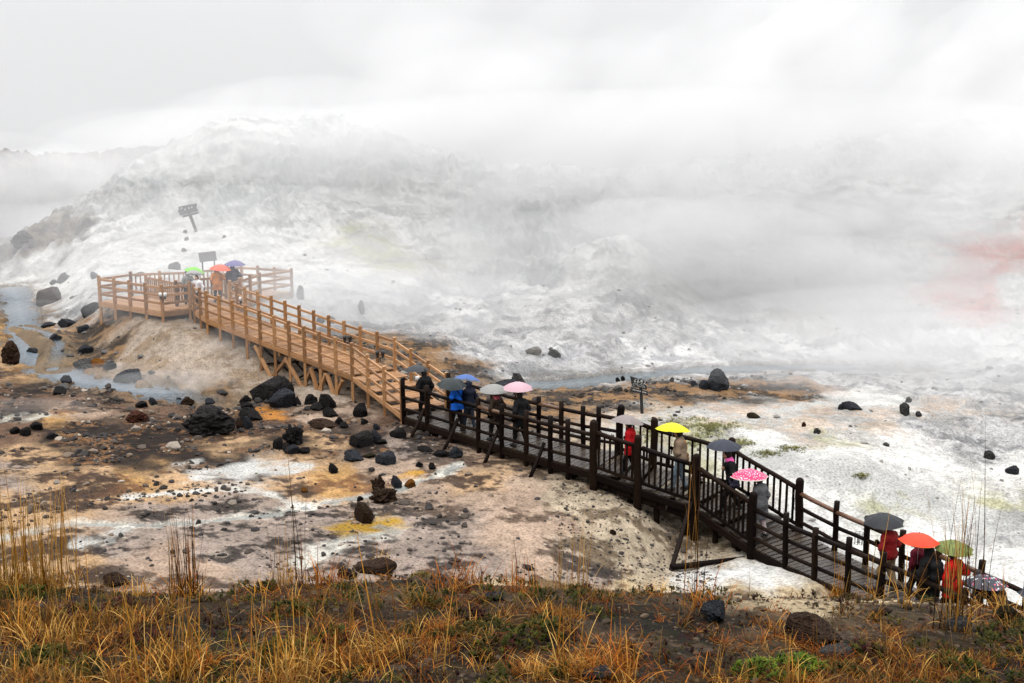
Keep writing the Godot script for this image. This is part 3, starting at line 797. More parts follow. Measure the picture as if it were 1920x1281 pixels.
	for t in [1.5, 1.8, 2.1, 2.45]:
		var top := along(LIGHT_N, t) + Vector3(0.05, -0.35, 0.03); var foot := along(LIGHT_N, t + 0.16)
		foot.y = ground_at(foot) - 0.05
		bar("brace", root, P.call(top), P.call(foot), 0.12, 0.12, pick.call())
		var top2 := along(LIGHT_N, t + 0.32) + Vector3(0.05, -0.35, 0.03)
		bar("brace", root, P.call(top2), P.call(foot + Vector3(0.08, 0.02, -0.03)), 0.12, 0.12, pick.call())
	for t in [1.58, 1.88, 2.2]:
		var a := along(LIGHT_N, t) + Vector3(0, -0.4, -0.35); var b := along(LIGHT_N, t + 0.34) + Vector3(0, -0.4, -0.35)
		var a2 := Vector3(a.x, ground_at(a), a.z); var b2 := Vector3(b.x, ground_at(b), b.z)
		bar("cross_brace", root, P.call(a), P.call(b2), 0.05, 0.07, M.dark_wood1)
		bar("cross_brace", root, P.call(b + Vector3(0, 0, -0.08)), P.call(a2 + Vector3(0, 0, -0.08)), 0.05, 0.07, M.dark_wood1)

func log_boardwalk():
	var root := thing("log_boardwalk", "dark wet log boardwalk descending to the lower right in steps", "boardwalk", Vector3(-3.46, 0, -33.95))
	var back := -root.position
	var P := func(v: Vector3) -> Vector3: return v + back
	var dw := [M.dark_wood0, M.dark_wood1, M.dark_wood2]
	var pick := func(): return dw[rng.randi() % 3]
	var steps := [0, 0, 0, 2, 3, 4, 0, 0, 0]
	for k in 9:
		var before := root.get_child_count()
		deck(root, DARK_N, DARK_F, k, steps[k], [M.wet_plank0, M.wet_plank1, M.wet_plank2], 0.16)
		for c in range(before, root.get_child_count()): root.get_child(c).position += back
	for line in [DARK_N, DARK_F]:
		var near: bool = line == DARK_N
		var out := Vector3(-0.6, 0, 0.7) if near else Vector3(0.6, 0, -0.7)
		for k in 9:
			var a := v3(line[k]); var b := v3(line[k + 1])
			bar("side_beam", root, P.call(a + Vector3(0, -0.15, 0)), P.call(b + Vector3(0, -0.15, 0)), 0.09, 0.2, pick.call(), 0.012)
		# plain log railing on the level stretches
		for stretch in [[0.0, 3.0, [0, 0.33, 0.66, 1.0, 1.35, 1.7, 2.05, 2.45, 3.0]], [6.0, 9.0, [6.0, 7.0, 7.28, 7.58, 7.86, 8.2, 8.55, 9.0]]]:
			var ts: Array = stretch[2]
			for k in ts.size():
				var q := along(line, ts[k])
				var h := 1.12
				var fat: bool = ts[k] in [3.0, 6.0]
				if not fat:
					log_bar("post", root, P.call(Vector3(q.x, minf(ground_at(q) - 0.2, q.y - 0.5), q.z)), P.call(q + Vector3(0, h + rng.randf_range(0.06, 0.16), 0)), 0.072, pick.call())
				if k + 1 < ts.size():
					var e := along(line, ts[k + 1])
					for r in [0.97, 0.6, 0.24]:
						var m: Material = pick.call()
						if r > 0.9 and (near and k == 3 and stretch[0] == 0.0 or not near and stretch[0] == 0.0 and k == 4 or not near and stretch[0] == 6.0 and k in [0, 1, 3, 4]): m = M.bare_log
						log_bar("rail", root, P.call(q + Vector3(0, r, 0)), P.call(e + Vector3(0, r, 0)), 0.058 if r > 0.9 else 0.05, m)
			if near and stretch[0] == 0.0:
				for t in [0.3, 0.75, 1.3, 1.95]:     # raking shores on the outside
					var q := along(line, t)
					var foot := q + Vector3(-0.42, 0, 0.5); foot.y = ground_at(foot) - 0.05
					log_bar("raking_shore", root, P.call(q + Vector3(0, 0.42, 0)), P.call(foot), 0.055, pick.call())
		# rails with balusters on the sloping stretch
		var fats := [3.0, 4.0, 5.0, 6.0]
		for k in 4:
			var q := along(line, fats[k])
			log_bar("post", root, P.call(Vector3(q.x, ground_at(q) - 0.25, q.z)), P.call(q + Vector3(0, 1.3, 0)), 0.105, pick.call(), 0.1)
			if k < 3:
				var e := along(line, fats[k + 1])
				var d := (e - q).normalized() * 0.1
				log_bar("rail", root, P.call(q + d + Vector3(0, 1.06, 0)), P.call(e - d + Vector3(0, 1.06, 0)), 0.062, pick.call())
				bar("rail", root, P.call(q + d + Vector3(0, 0.12, 0)), P.call(e - d + Vector3(0, 0.12, 0)), 0.06, 0.09, pick.call())
				var m := int(q.distance_to(e) / (0.145 if near else 0.21))
				for j in range(1, m):
					var c := q.lerp(e, float(j) / m)
					bar("baluster", root, P.call(c + Vector3(0, 0.16, 0)), P.call(c + Vector3(0, 1.03, 0)), 0.058, 0.058, pick.call())
	# what carries it
	for t in [0.4, 1.1, 1.8, 2.5, 3.3, 3.8, 4.3, 4.8, 5.3, 5.7, 6.4]:
		var a := along(DARK_N, t) + Vector3(0, -0.32, 0); var b := along(DARK_F, t) + Vector3(0, -0.32, 0)
		bar("beam", root, P.call(a), P.call(b), 0.14, 0.14, pick.call())
		for q in [a.lerp(b, 0.12), a.lerp(b, 0.85)]:
			var g := ground_at(q) - 0.2
			if g < q.y - 0.1: log_bar("pile", root, P.call(Vector3(q.x, g, q.z)), P.call(q + Vector3(0, -0.07, 0)), 0.08, pick.call())
	for k in 4:       # planking that closes the side under the sloping stretch
		var t := [3.05, 3.5, 4.0, 4.5][k] as float
		var a := along(DARK_N, t) + Vector3(0.05, -0.36, -0.06); var b := along(DARK_N, t + 0.47) + Vector3(0.05, -0.36, -0.06)
		bar("skirt_board", root, P.call(a), P.call(b), 0.04, 0.2, pick.call())
	var top := along(DARK_N, 4.96) + Vector3(-0.05, 0.1, 0.12)
	var foot := hit(1257, 1072)
	bar("brace", root, P.call(top), P.call(foot + Vector3(0, -0.05, 0)), 0.1, 0.1, pick.call())
	var far_end := along(DARK_N, 5.9) + Vector3(0, -0.5, -0.1)
	log_bar("brace", root, P.call(foot + Vector3(0.02, 0.06, -0.08)), P.call(far_end), 0.075, pick.call())
	log_bar("brace", root, P.call(along(DARK_N, 5.05) + Vector3(0.1, -1.3, -0.5)), P.call(along(DARK_F, 5.5) + Vector3(0, -0.5, 0)), 0.06, pick.call())

# ------------------------------------------------------------------ rocks
var rock_protos := []

func ico(sub: int) -> Array:
	var g := (1 + sqrt(5.0)) / 2
	var v := PackedVector3Array()
	for p in [Vector3(-1, g, 0), Vector3(1, g, 0), Vector3(-1, -g, 0), Vector3(1, -g, 0), Vector3(0, -1, g), Vector3(0, 1, g), Vector3(0, -1, -g), Vector3(0, 1, -g), Vector3(g, 0, -1), Vector3(g, 0, 1), Vector3(-g, 0, -1), Vector3(-g, 0, 1)]: v.append(p.normalized())
	var f := [0, 11, 5, 0, 5, 1, 0, 1, 7, 0, 7, 10, 0, 10, 11, 1, 5, 9, 5, 11, 4, 11, 10, 2, 10, 7, 6, 7, 1, 8, 3, 9, 4, 3, 4, 2, 3, 2, 6, 3, 6, 8, 3, 8, 9, 4, 9, 5, 2, 4, 11, 6, 2, 10, 8, 6, 7, 9, 8, 1]
	for s in sub:
		var mids := {}; var nf := []
		for k in range(0, f.size(), 3):
			var m := []
			for e in 3:
				var a: int = f[k + e]; var b: int = f[k + (e + 1) % 3]
				var key := Vector2i(mini(a, b), maxi(a, b))
				if not mids.has(key): mids[key] = v.size(); v.append(((v[a] + v[b]) / 2).normalized())
				m.append(mids[key])
			nf.append_array([f[k], m[0], m[2], f[k + 1], m[1], m[0], f[k + 2], m[2], m[1], m[0], m[1], m[2]])
		f = nf
	return [v, f]

func rock_mesh(seed_: int, cuts: int, lumps: float, sub := 3, flat := false) -> ArrayMesh:
	var g := ico(sub); var v: PackedVector3Array = g[0]
	var r := RandomNumberGenerator.new(); r.seed = seed_
	var n := noise(0.9, 3, seed_)
	var planes := []
	for k in cuts: planes.append([Vector3(r.randf_range(-1, 1), r.randf_range(-0.4, 1), r.randf_range(-1, 1)).normalized(), r.randf_range(0.5, 0.85)])
	for k in v.size():
		var p := v[k]
		var big := n.get_noise_3dv(p * 1.1); var small := n.get_noise_3dv(p * 3.6 + Vector3(30, 0, 0))
		p *= 1.0 + lumps * big + lumps * 0.45 * small + 0.05 * n.get_noise_3dv(p * 9.0 + Vector3(0, 60, 0))
		for c in planes:
			var over: float = p.dot(c[0]) - c[1]
			if over > 0: p -= c[0] * over * 0.92
		v[k] = p
	var lo := v[0]; var hi := v[0]
	for p in v: lo = lo.min(p); hi = hi.max(p)
	var st := SurfaceTool.new(); st.begin(Mesh.PRIMITIVE_TRIANGLES)
	if flat: st.set_smooth_group(-1)
	for p in v: st.add_vertex((p - Vector3((lo.x + hi.x) / 2, lo.y, (lo.z + hi.z) / 2)) / Vector3(hi.x - lo.x, hi.y - lo.y, hi.z - lo.z))
	var f: Array = g[1]
	for k in range(0, f.size(), 3):
		for e in [0, 2, 1]: st.add_index(f[k + e])
	if flat: st.deindex()
	st.generate_normals()
	return st.commit()       # one unit wide, high and deep, standing on y = 0

func boulder(px: float, py: float, w: float, h: float, kind: int, m: String, label: String, group := "", turn := 0.0):
	# px, py: the middle of its foot on the ground; w, h: width and height in the photograph's pixels
	var p := hit(px, py)
	var s := EYE.distance_to(p) / F
	var o := obj("boulder", rock_protos[kind], M[m])
	var deep := w * s * rng.randf_range(0.75, 1.05)
	o.scale = Vector3(w * s * 1.04, h * s * 1.4, deep)
	o.position = p + Vector3(0, -h * s * 0.34, -deep * 0.35)
	o.rotation = Vector3(0, turn if turn else rng.randf_range(-0.35, 0.35), 0)
	tag(o, label, "rock", group)

func boulders():
	for k in 4: rock_protos.append(rock_mesh(11 + k, 5, 0.34, 4))             # 0-3 rounded
	for k in 4: rock_protos.append(rock_mesh(31 + k, 11, 0.42, 4))              # 4-7 broken faces
	for k in 2: rock_protos.append(rock_mesh(51 + k, 2, 0.75, 4))          # 8-9 knobbly
	var B := "boulder"
	boulder(388, 818, 94, 46, 1, "basalt", "largest black boulder, round, on the dark gravel left of the ramp")
	boulder(505, 748, 78, 40, 5, "basalt", "broad black boulder beside the end of the blue stream under the ramp")
	boulder(525, 765, 50, 34, 4, "slate_rock", "blue black angular boulder in front of the broad one by the ramp")
	boulder(582, 758, 24, 17, 2, "basalt", "small round black rock left of the white flecked one under the ramp")
	boulder(612, 768, 32, 26, 6, "basalt", "black rock with a broken face under the middle of the ramp")
	boulder(594, 770, 26, 13, 3, "basalt", "low black rock touching the broken faced one under the ramp")
	boulder(618, 783, 29, 16, 0, "basalt", "oval black rock in front of the rocks under the ramp")
	boulder(674, 783, 26, 25, 7, "basalt", "upright pointed black rock below the light stairs")
	boulder(553, 759, 20, 16, 3, "basalt", "small dark rock to the right of the blue black boulder")
	boulder(459, 747, 25, 15, 2, "basalt", "dark rock at the tip of the blue stream")
	boulder(468, 790, 44, 22, 0, "basalt", "long dark rock right of the largest black boulder")
	boulder(463, 805, 19, 22, 6, "slate_rock", "small upright grey rock before the long dark rock")
	boulder(448, 803, 14, 16, 3, "brown_rock", "small brown rock right of the largest black boulder")
	boulder(460, 769, 26, 13, 4, "basalt", "flat dark rock above the long dark rock")
	boulder(636, 799, 17, 13, 1, "basalt", "small dark rock above the paired stone on pale gravel")
	boulder(644, 804, 17, 10, 3, "basalt", "small flat dark rock beside its twin on pale gravel")
	boulder(605, 806, 54, 15, 0, "brown_rock", "long flat brown slab of rock lying on pale gravel")
	boulder(683, 796, 14, 9, 2, "basalt", "pebble like dark rock alone on pale gravel under the stairs")
	boulder(705, 806, 15, 11, 6, "slate_rock", "small bluish rock near the foot of the light stairs")
	boulder(548, 835, 38, 34, 8, "basalt", "craggy black rock on top of the stone pile in the gravel")
	boulder(520, 842, 22, 20, 5, "basalt", "left black stone of the pile in the gravel")
	boulder(545, 852, 28, 18, 4, "slate_rock", "front grey black stone of the pile in the gravel")
	boulder(536, 846, 16, 14, 3, "basalt", "small dark stone tucked in the front of the pile")
	boulder(568, 850, 24, 11, 7, "basalt", "low dark stone at the right foot of the pile")
	boulder(662, 866, 40, 19, 0, "slate_rock", "smooth loaf shaped dark rock on the gravel flat")
	boulder(676, 838, 52, 27, 5, "basalt", "jagged black rock heap below the dark shore of the boardwalk")
	boulder(703, 830, 22, 22, 6, "slate_rock", "upright grey shard beside the jagged black heap")
	boulder(713, 833, 24, 9, 4, "basalt", "flat black shard right of the jagged heap")
	boulder(623, 887, 20, 17, 6, "basalt", "cubic black rock alone on the ochre gravel")
	boulder(722, 872, 44, 22, 5, "slate_rock", "dark grey rock cluster above the yellow stained puddle")
	boulder(690, 858, 26, 8, 4, "mossy_rock", "pale mossy slab right of the loaf shaped rock")
	boulder(797, 848, 32, 9, 0, "basalt", "long dark stone like a log at the foot of the boardwalk")
	boulder(855, 859, 26, 19, 2, "slate_rock", "round dark rock at the foot of the boardwalk")
	boulder(828, 857, 34, 10, 1, "basalt", "low dark rock between two stones under the boardwalk")
	boulder(810, 881, 14, 12, 3, "basalt", "small dark rock at the right of a pair by the trickle")
	boulder(786, 877, 14, 9, 2, "basalt", "small dark rock at the left of a pair by the trickle")
	boulder(745, 822, 34, 16, 5, "basalt", "black rock beneath the first raking shore of the boardwalk")
	boulder(716, 945, 54, 26, 8, "brown_rock", "brown knobbly rock, larger, beside the milky trickle")
	boulder(708, 925, 28, 34, 9, "brown_rock", "upper lobe of brown rock standing on the knobbly one")
	boulder(680, 981, 36, 34, 6, "brown_rock", "standing dark rock with orange mineral stain at its foot")
	boulder(742, 914, 23, 22, 6, "slate_rock", "grey blocky rock right of the knobbly brown one")
	boulder(768, 913, 22, 18, 4, "rusty_rock", "rust orange rock beside the grey blocky one")
	boulder(675, 940, 12, 8, 2, "basalt", "small dark stone at the bend of the milky trickle")
	boulder(570, 925, 13, 8, 3, "rusty_rock", "small bright orange stone in the gravel")
	# along the blue stream
	boulder(233, 693, 50, 26, 7, "slate_rock", "blue grey slanted slab on the mound below the platform")
	boulder(180, 661, 27, 14, 0, "rusty_rock", "orange lichen covered rock beside the blue stream")
	boulder(85, 552, 52, 28, 5, "brown_rock", "dark brown block at the foot of the white bank by the stream")
	boulder(155, 640, 30, 15, 4, "slate_rock", "flat slate rock on the right bank of the stream")
	boulder(100, 636, 22, 13, 2, "slate_rock", "grey rock in the middle of the stream")
	boulder(60, 658, 30, 13, 6, "slate_rock", "dark rock in the widening of the stream")
	boulder(166, 579, 36, 20, 5, "basalt", "black wet rocks left of the platform's front corner")
	boulder(85, 598, 30, 12, 4, "slate_rock", "grey flat rock at the bend of the stream")
	boulder(120, 596, 34, 13, 6, "slate_rock", "long grey rock row above the stream bend")
	boulder(150, 668, 46, 20, 7, "grey_rock", "grey crumbling rock left of the orange lichen rock")
	boulder(200, 668, 26, 14, 4, "slate_rock", "slate rock right of the orange lichen rock")
	boulder(152, 598, 24, 12, 5, "slate_rock", "tilted slate pieces below the black wet rocks")
	boulder(108, 742, 28, 12, 0, "basalt", "dark rock on the near bank of the stream")
	boulder(122, 722, 20, 12, 3, "slate_rock", "dark rock standing in the near edge of the stream")
	boulder(18, 690, 34, 36, 1, "brown_rock", "rounded brown rock at the left edge of the picture")
	boulder(335, 745, 17, 11, 6, "slate_rock", "small grey rock in the lower stream")
	boulder(262, 764, 23, 12, 4, "basalt", "dark rock on the tan bank below the stream")
	boulder(284, 758, 16, 14, 6, "slate_rock", "grey rock beside the dark one below the stream")
	boulder(350, 762, 26, 15, 2, "brown_rock", "brown grey rock just below the stream's end")
	boulder(392, 762, 18, 10, 3, "slate_rock", "small grey rock at the near side of the stream's end")
	boulder(253, 792, 38, 19, 1, "red_rock", "reddish brown lump on the dark gravel band")
	boulder(25, 815, 18, 12, 4, "basalt", "leftmost of the black stones on the dark gravel band")
	boulder(45, 818, 22, 14, 5, "basalt", "larger black stone on the left dark gravel band")
	boulder(64, 806, 24, 13, 4, "basalt", "black stone behind the left pair on the gravel band")
	boulder(95, 822, 20, 9, 2, "basalt", "low black stone amid the left gravel band")
	# on the white hill
	boulder(40, 464, 42, 26, 1, "grey_rock", "large dark boulder at the left foot of the white hill")
	boulder(56, 462, 11, 8, 3, "grey_rock", "small stone leaning on the large boulder of the white hill")
	boulder(116, 509, 22, 16, 2, "slate_rock", "round dark boulder on the white slope above the stream")
	boulder(97, 512, 14, 9, 4, "grey_rock", "small rocks left of the round dark boulder on the slope")
	boulder(174, 521, 18, 11, 6, "slate_rock", "dark slab left of the platform's corner post")
	boulder(325, 508, 24, 12, 5, "grey_rock", "grey rock behind the platform's back fence")
	boulder(260, 517, 18, 8, 4, "grey_rock", "small rock behind the platform's left fence")
	boulder(346, 438, 8, 6, 4, "grey_rock", "upper stone in the row below the leaning sign")
	boulder(349, 450, 9, 6, 5, "grey_rock", "middle stone in the row below the leaning sign")
	boulder(344, 471, 10, 7, 6, "grey_rock", "lowest stone in the row below the leaning sign")
	boulder(420, 441, 8, 5, 2, "grey_rock", "small stone on the white slope right of the leaning sign")
	# on the right
	boulder(1348, 734, 40, 38, 1, "slate_rock", "large round dark boulder near the far stream")
	boulder(1323, 730, 20, 16, 2, "slate_rock", "medium boulder touching the large round one")
	boulder(1302, 722, 13, 11, 3, "slate_rock", "small round boulder left of the far boulder group")
	boulder(1159, 714, 9, 8, 0, "basalt", "left of two tiny dark stones by the far stream near the sign")
	boulder(1168, 714, 9, 8, 1, "basalt", "right of two tiny dark stones by the far stream near the sign")
	boulder(948, 719, 50, 20, 7, "slate_rock", "low wedge shaped dark rock behind the pink umbrella")
	boulder(972, 716, 28, 30, 6, "grey_rock", "pointed grey rock behind the wedge shaped one")
	boulder(1135, 735, 14, 12, 0, "pale_rock", "pale tan stone on the brown bank left of the sign")
	boulder(1158, 736, 18, 12, 4, "pale_rock", "whitish split stone on the brown bank near the sign")
	boulder(1415, 785, 24, 9, 0, "mossy_rock", "low olive grey rock on the peach coloured flat")
	boulder(1600, 770, 36, 13, 0, "slate_rock", "long grey slab resting on the peach coloured rise")
	boulder(1579, 768, 12, 9, 2, "slate_rock", "small stone beside the long grey slab")
	boulder(1698, 778, 19, 22, 1, "grey_rock", "egg shaped grey boulder on the pale rise")
	boulder(1705, 756, 11, 9, 2, "grey_rock", "small boulder behind the egg shaped one")
	boulder(1724, 780, 11, 9, 3, "grey_rock", "small boulder right of the egg shaped one")
	boulder(1533, 813, 13, 10, 2, "grey_rock", "grey stone beside the yellow sulphur patch")
	boulder(1857, 863, 20, 14, 1, "grey_rock", "grey boulder in the steam at the right edge")
	boulder(1901, 890, 22, 13, 5, "slate_rock", "dark boulder at the far right on the white flat")
	boulder(1508, 801, 8, 8, 2, "red_rock", "tiny reddish stones on the peach flat")
	boulder(1000, 668, 30, 12, 5, "pale_rock", "pale ledge of rock above the far stream")
	boulder(1040, 672, 24, 14, 6, "grey_rock", "grey block right of the pale ledge above the stream")
	# on the bank in the foreground
	boulder(1535, 1210, 95, 46, 0, "brown_rock", "big smooth brown rock on the near bank at lower right", "", 0.1)
	boulder(1572, 1236, 56, 18, 5, "grey_rock", "pinkish grey slab in front of the big brown rock")
	boulder(1338, 1165, 46, 34, 7, "slate_rock", "slanting grey slab on the bank below the log brace", "", -0.5)
	boulder(1340, 1132, 20, 14, 5, "basalt", "dark chip of rock at the top of the slanting slab")
	boulder(213, 1100, 44, 20, 0, "brown_rock", "brown rock on the crest of the bank at left")
	boulder(920, 1128, 46, 16, 4, "slate_rock", "flat grey violet rock on the bank at the centre")
	boulder(700, 1078, 76, 18, 5, "brown_rock", "dark mossy rock at the crest of the bank left of centre")
	boulder(650, 1086, 36, 16, 6, "basalt", "black rock left of the mossy rock on the crest")
	boulder(1095, 1104, 22, 10, 4, "slate_rock", "small grey rock at the crest under the tall stalks")
	boulder(1120, 1283, 64, 16, 4, "slate_rock", "grey rock cut by the bottom edge of the picture")
	boulder(1655, 1153, 36, 10, 4, "brown_rock", "flat brown stone on the bank below the red jacket")
	boulder(1895, 1170, 40, 22, 1, "mossy_rock", "ochre mossy rock at the right end of the bank")
	boulder(1800, 1185, 44, 22, 5, "grey_rock", "rough grey rock among the reeds at right")
	boulder(990, 1070, 22, 8, 6, "grey_rock", "small pale block on the sand above the bank")
	boulder(1150, 1005, 12, 9, 6, "brown_rock", "small dark stone on the sandy slope under the boardwalk")
	# standing stones in the steam
	for s in [[563, 563, 15, 27, "grey stump of rock standing in the steam behind the platform"], [678, 588, 13, 25, "lonely upright stone stump in the steam above the ramp"]]:
		var p := hit(s[0], s[1]); var k := EYE.distance_to(p) / F
		var o := obj("stone_stump", rock_mesh(81 + s[2], 7, 0.16), M.grey_rock)
		o.scale = Vector3(s[2] * k, s[3] * k * 1.2, s[2] * k); o.position = p - Vector3(0, s[3] * k * 0.15, 0)
		tag(o, s[4], "rock")
	boulder(620, 602, 16, 12, 1, "slate_rock", "round dark boulder in the steam between the two stumps")
	boulder(600, 606, 16, 11, 2, "slate_rock", "second round boulder just above the ramp's far rail")

func gravel():       # loose stones: too many to count
	var r := RandomNumberGenerator.new(); r.seed = 5
	var meshes := [rock_mesh(91, 5, 0.3, 1, true), rock_mesh(92, 6, 0.35, 1, true)]
	var bufs := [PackedFloat32Array(), PackedFloat32Array()]
	var tries := 0
	while tries < 230000:
		tries += 1
		var d := exp(r.randf_range(log(9.0), log(62.0)))
		var x := r.randf_range(-0.56, 0.56) * d
		var a := blend(CA, x, d)
		var lum := a.r * 0.5 + a.g * 0.5
		var chance := clampf(1.0 - lum * 2.4, 0.06, 1.0) * clampf(0.22 + 1.9 * patch.get_noise_2d(x * 1.1, d * 1.5), 0.05, 1.0)
		if d > 20 and d < 31 and x < 0.04 * d: chance = maxf(chance, 0.5 * clampf(patch.get_noise_2d(x * 0.5 + 80, d * 0.7) * 2.0 - 0.1, 0.02, 0.6))
		if d < 18: chance = 0.1
		if d > 46: chance *= 0.5
		if x > 0.04 * d and x < 0.2 * d and d > 21 and d < 29: chance = 0.75
		if x > 0.2 * d and d > 23 and d < 42: chance *= 0.3
		if r.randf() > chance: continue
		var s := 0.02 + 0.085 * pow(r.randf(), 4.0) + (0.16 * pow(r.randf(), 14.0))
		s *= clampf(d / 26.0, 0.55, 1.5)
		if x > 0.04 * d and x < 0.2 * d and d > 21 and d < 29: s *= 0.55
		var skip := false
		for st in strokes_at(x, d):
			if st.water != "" and off(st, x, d) < 0.8 and r.randf() < 0.9: skip = true
		if skip: continue
		var p := Vector3(x, height(x, d) - s * 0.25, -d)
		var b := Basis(Vector3.UP, r.randf() * TAU).scaled(Vector3(s * r.randf_range(0.8, 1.5), s * r.randf_range(0.5, 1.0), s))
		var pick := r.randf()
		var c := Color(0.035, 0.031, 0.03)
		if pick > 0.55: c = Color(0.075, 0.06, 0.05)
		if pick > 0.78: c = Color(0.16, 0.12, 0.09)
		if pick > 0.92: c = Color(0.27, 0.23, 0.19)
		if x > 0.2 * d and d < 42 and d > 20 and r.randf() < 0.85: c = Color(0.22, 0.21, 0.2)
		if d < 18: c = Color(0.05, 0.036, 0.024) * r.randf_range(0.4, 1.5)
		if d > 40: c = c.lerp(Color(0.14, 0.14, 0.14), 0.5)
		put(bufs[r.randi() % 2], b, p, c * r.randf_range(0.45, 0.85))
	for k in 2: scatter("gravel", "loose dark gravel and stones strewn over the volcanic flat", meshes[k], M.pebbles, bufs[k])

# ------------------------------------------------------------------ signs and lamps
func signs():
	# the dark notice board between the walkway and the far stream
	var foot := hit(1203, 777)
	var yaw := -0.25
	var s := thing("notice_sign", "dark wooden sign of two boards with white characters beside the stream", "sign", foot, yaw)
	var k := EYE.distance_to(foot) / F
	var hgt := 66 * k
	bar("post", s, Vector3(0.03, -0.25, 0), Vector3(-0.06, hgt, 0), 0.1, 0.1, M.sign_dark, 0.01)
	var up := Node3D.new()     # only for working out places
	var put_board := func(called: String, poly: Array, z: float):
		var st := SurfaceTool.new(); st.begin(Mesh.PRIMITIVE_TRIANGLES)
		for side in [0.02, -0.02]:
			for j in range(1, poly.size() - 1):
				var tri := [poly[0], poly[j], poly[j + 1]]
				if side < 0: tri.reverse()
				for q in tri: st.set_normal(Vector3(0, 0, signf(side))); st.add_vertex(Vector3(q.x, q.y, z + side))
		for j in poly.size():
			var a: Vector2 = poly[j]; var b: Vector2 = poly[(j + 1) % poly.size()]
			var n := Vector3(-(b - a).y, (b - a).x, 0).normalized()
			quad(st, Transform3D.IDENTITY, [Vector3(a.x, a.y, z - 0.02), Vector3(b.x, b.y, z - 0.02), Vector3(b.x, b.y, z + 0.02), Vector3(a.x, a.y, z + 0.02)], n)
		return obj(called, st.commit(), M.sign_dark, s)
	up.free()
	var g := func(x: float, y: float) -> Vector2: return Vector2(-0.06 + (x + y * 0.0) * k, hgt + (y - x * 0.2) * k)
	var b1 = put_board.call("board", [g.call(-19.0, 1.0), g.call(15.0, -2.0), g.call(10.0, -8.0), g.call(13.0, -12.0), g.call(12.0, -17.0), g.call(-15.0, -17.0), g.call(-14.0, -10.0), g.call(-17.0, -5.0)], 0.07)
	var b2 = put_board.call("board", [g.call(-17.0, -19.5), g.call(15.0, -19.5), g.call(14.0, -23.0), g.call(15.5, -27.0), g.call(-14.0, -26.5), g.call(-14.0, -23.0)], 0.07)
	# characters as strokes, in a box of ten by ten: a column of brush strokes each
	var glyphs := [
		[[5, 0, 5, 8], [5, 3, 9, 3], [5, 8, 2, 9], [2, 9, 3, 6.5], [3, 6.5, 9, 9.5]],
		[[5, 0, 2, 9.5], [3.5, 5, 6, 5], [6, 5, 6.5, 9], [6.5, 9, 9, 7]],
		[[1.5, 2, 8.5, 1.5], [1.5, 4.2, 8.5, 3.8], [4, 0, 7.5, 6.5], [3, 6.5, 3, 8.5], [3, 8.5, 7, 9.5]],
		[[5, 0, 5, 8], [5, 3, 9, 3], [5, 8, 2, 9], [2, 9, 3, 6.5], [3, 6.5, 9, 9.5]],
	]
	for n in 4:
		var st := SurfaceTool.new(); st.begin(Mesh.PRIMITIVE_TRIANGLES)
		var o: Vector2 = g.call(-12.0 + n * 6.0, -1.5)
		for q in glyphs[n]:
			var a := Vector3(o.x + q[0] * 0.52 * k, o.y - q[1] * 0.7 * k, 0.094); var b := Vector3(o.x + q[2] * 0.52 * k, o.y - q[3] * 0.7 * k, 0.094)
			add_box(st, frame(a, b), Vector3(a.distance_to(b) + 0.008, 0.02, 0.006), 0.001)
		obj("character", st.commit(), M.sign_white, b1)
	for row in 3:     # three faint lines of small print
		for c in 9:
			if (c * 7 + row * 5) % 4 == 0: continue
			var o: Vector2 = g.call(-12.5 + c * 2.6, -10.0 - row * 2.0)
			var t := obj("small_print", box_mesh(Vector3(1.7 * k, 0.9 * k, 0.004), 0.0005), M.sign_faint, b1)
			t.position = Vector3(o.x, o.y, 0.094); t.rotation.z = -0.19
	for c in 10:
		if c == 6: continue
		var o: Vector2 = g.call(-12.5 + c * 2.6, -22.8)
		var t := obj("letter", box_mesh(Vector3(1.5 * k, (2.6 if c in [0, 7, 9] else 1.8) * k, 0.006), 0.0005), M.sign_white if c % 3 else M.sign_faint, b2)
		t.position = Vector3(o.x, o.y, 0.094); t.rotation.z = -0.19
	# the leaning signpost on the white hill
	foot = hit(369, 432); k = EYE.distance_to(foot) / F
	s = thing("leaning_signpost", "leaning grey signpost of stacked planks half up the white hill", "sign", foot, 0.12)
	bar("post", s, Vector3(0.05, -0.3, 0), Vector3(-15 * k, 44 * k, 0), 0.16, 0.16, M.sign_grey, 0.01)
	for q in [[-18, 42, 10, 48, 5], [-19, 36, 9, 44, 5.5], [-17, 31, 11, 39, 5], [-12, 27, 12, 34, 4]]:
		bar("sign_plank", s, Vector3((q[0] - 11) * k, q[1] * k, 0.13), Vector3((q[2] - 7) * k, q[3] * k, 0.13), 0.05, q[4] * k, M.sign_grey)
	for q in [[-24, 44], [-18, 41.5], [-11, 44], [-6, 45.5]]:
		var t := obj("character", box_mesh(Vector3(2.2 * k, 2.8 * k, 0.01), 0.001), M.sign_white, s)
		t.position = Vector3((q[0]) * k, (q[1] - 2) * k, 0.162)
	# the grey board behind the platform
	foot = at(391, 512, 54.5); foot.y = ground_at(foot); k = EYE.distance_to(foot) / F
	s = thing("information_board", "blank grey information board on two legs behind the platform", "sign", foot, 0.1)
	var top := EYE.y + ray(391, 472).y * 54.5 - foot.y
	var h := 17.5 * k; var w := 30.5 * k
	var b := obj("panel", box_mesh(Vector3(w, h, 0.06), 0.01), M.sign_grey, s)
	b.position = Vector3(0, top - h / 2, 0.05); b.rotation.z = 0.11
	for x in [-0.33, 0.36]: bar("leg", s, Vector3(x * w, -0.3, 0), Vector3(x * w, top - h * 0.5, 0), 0.07, 0.07, M.sign_dark)

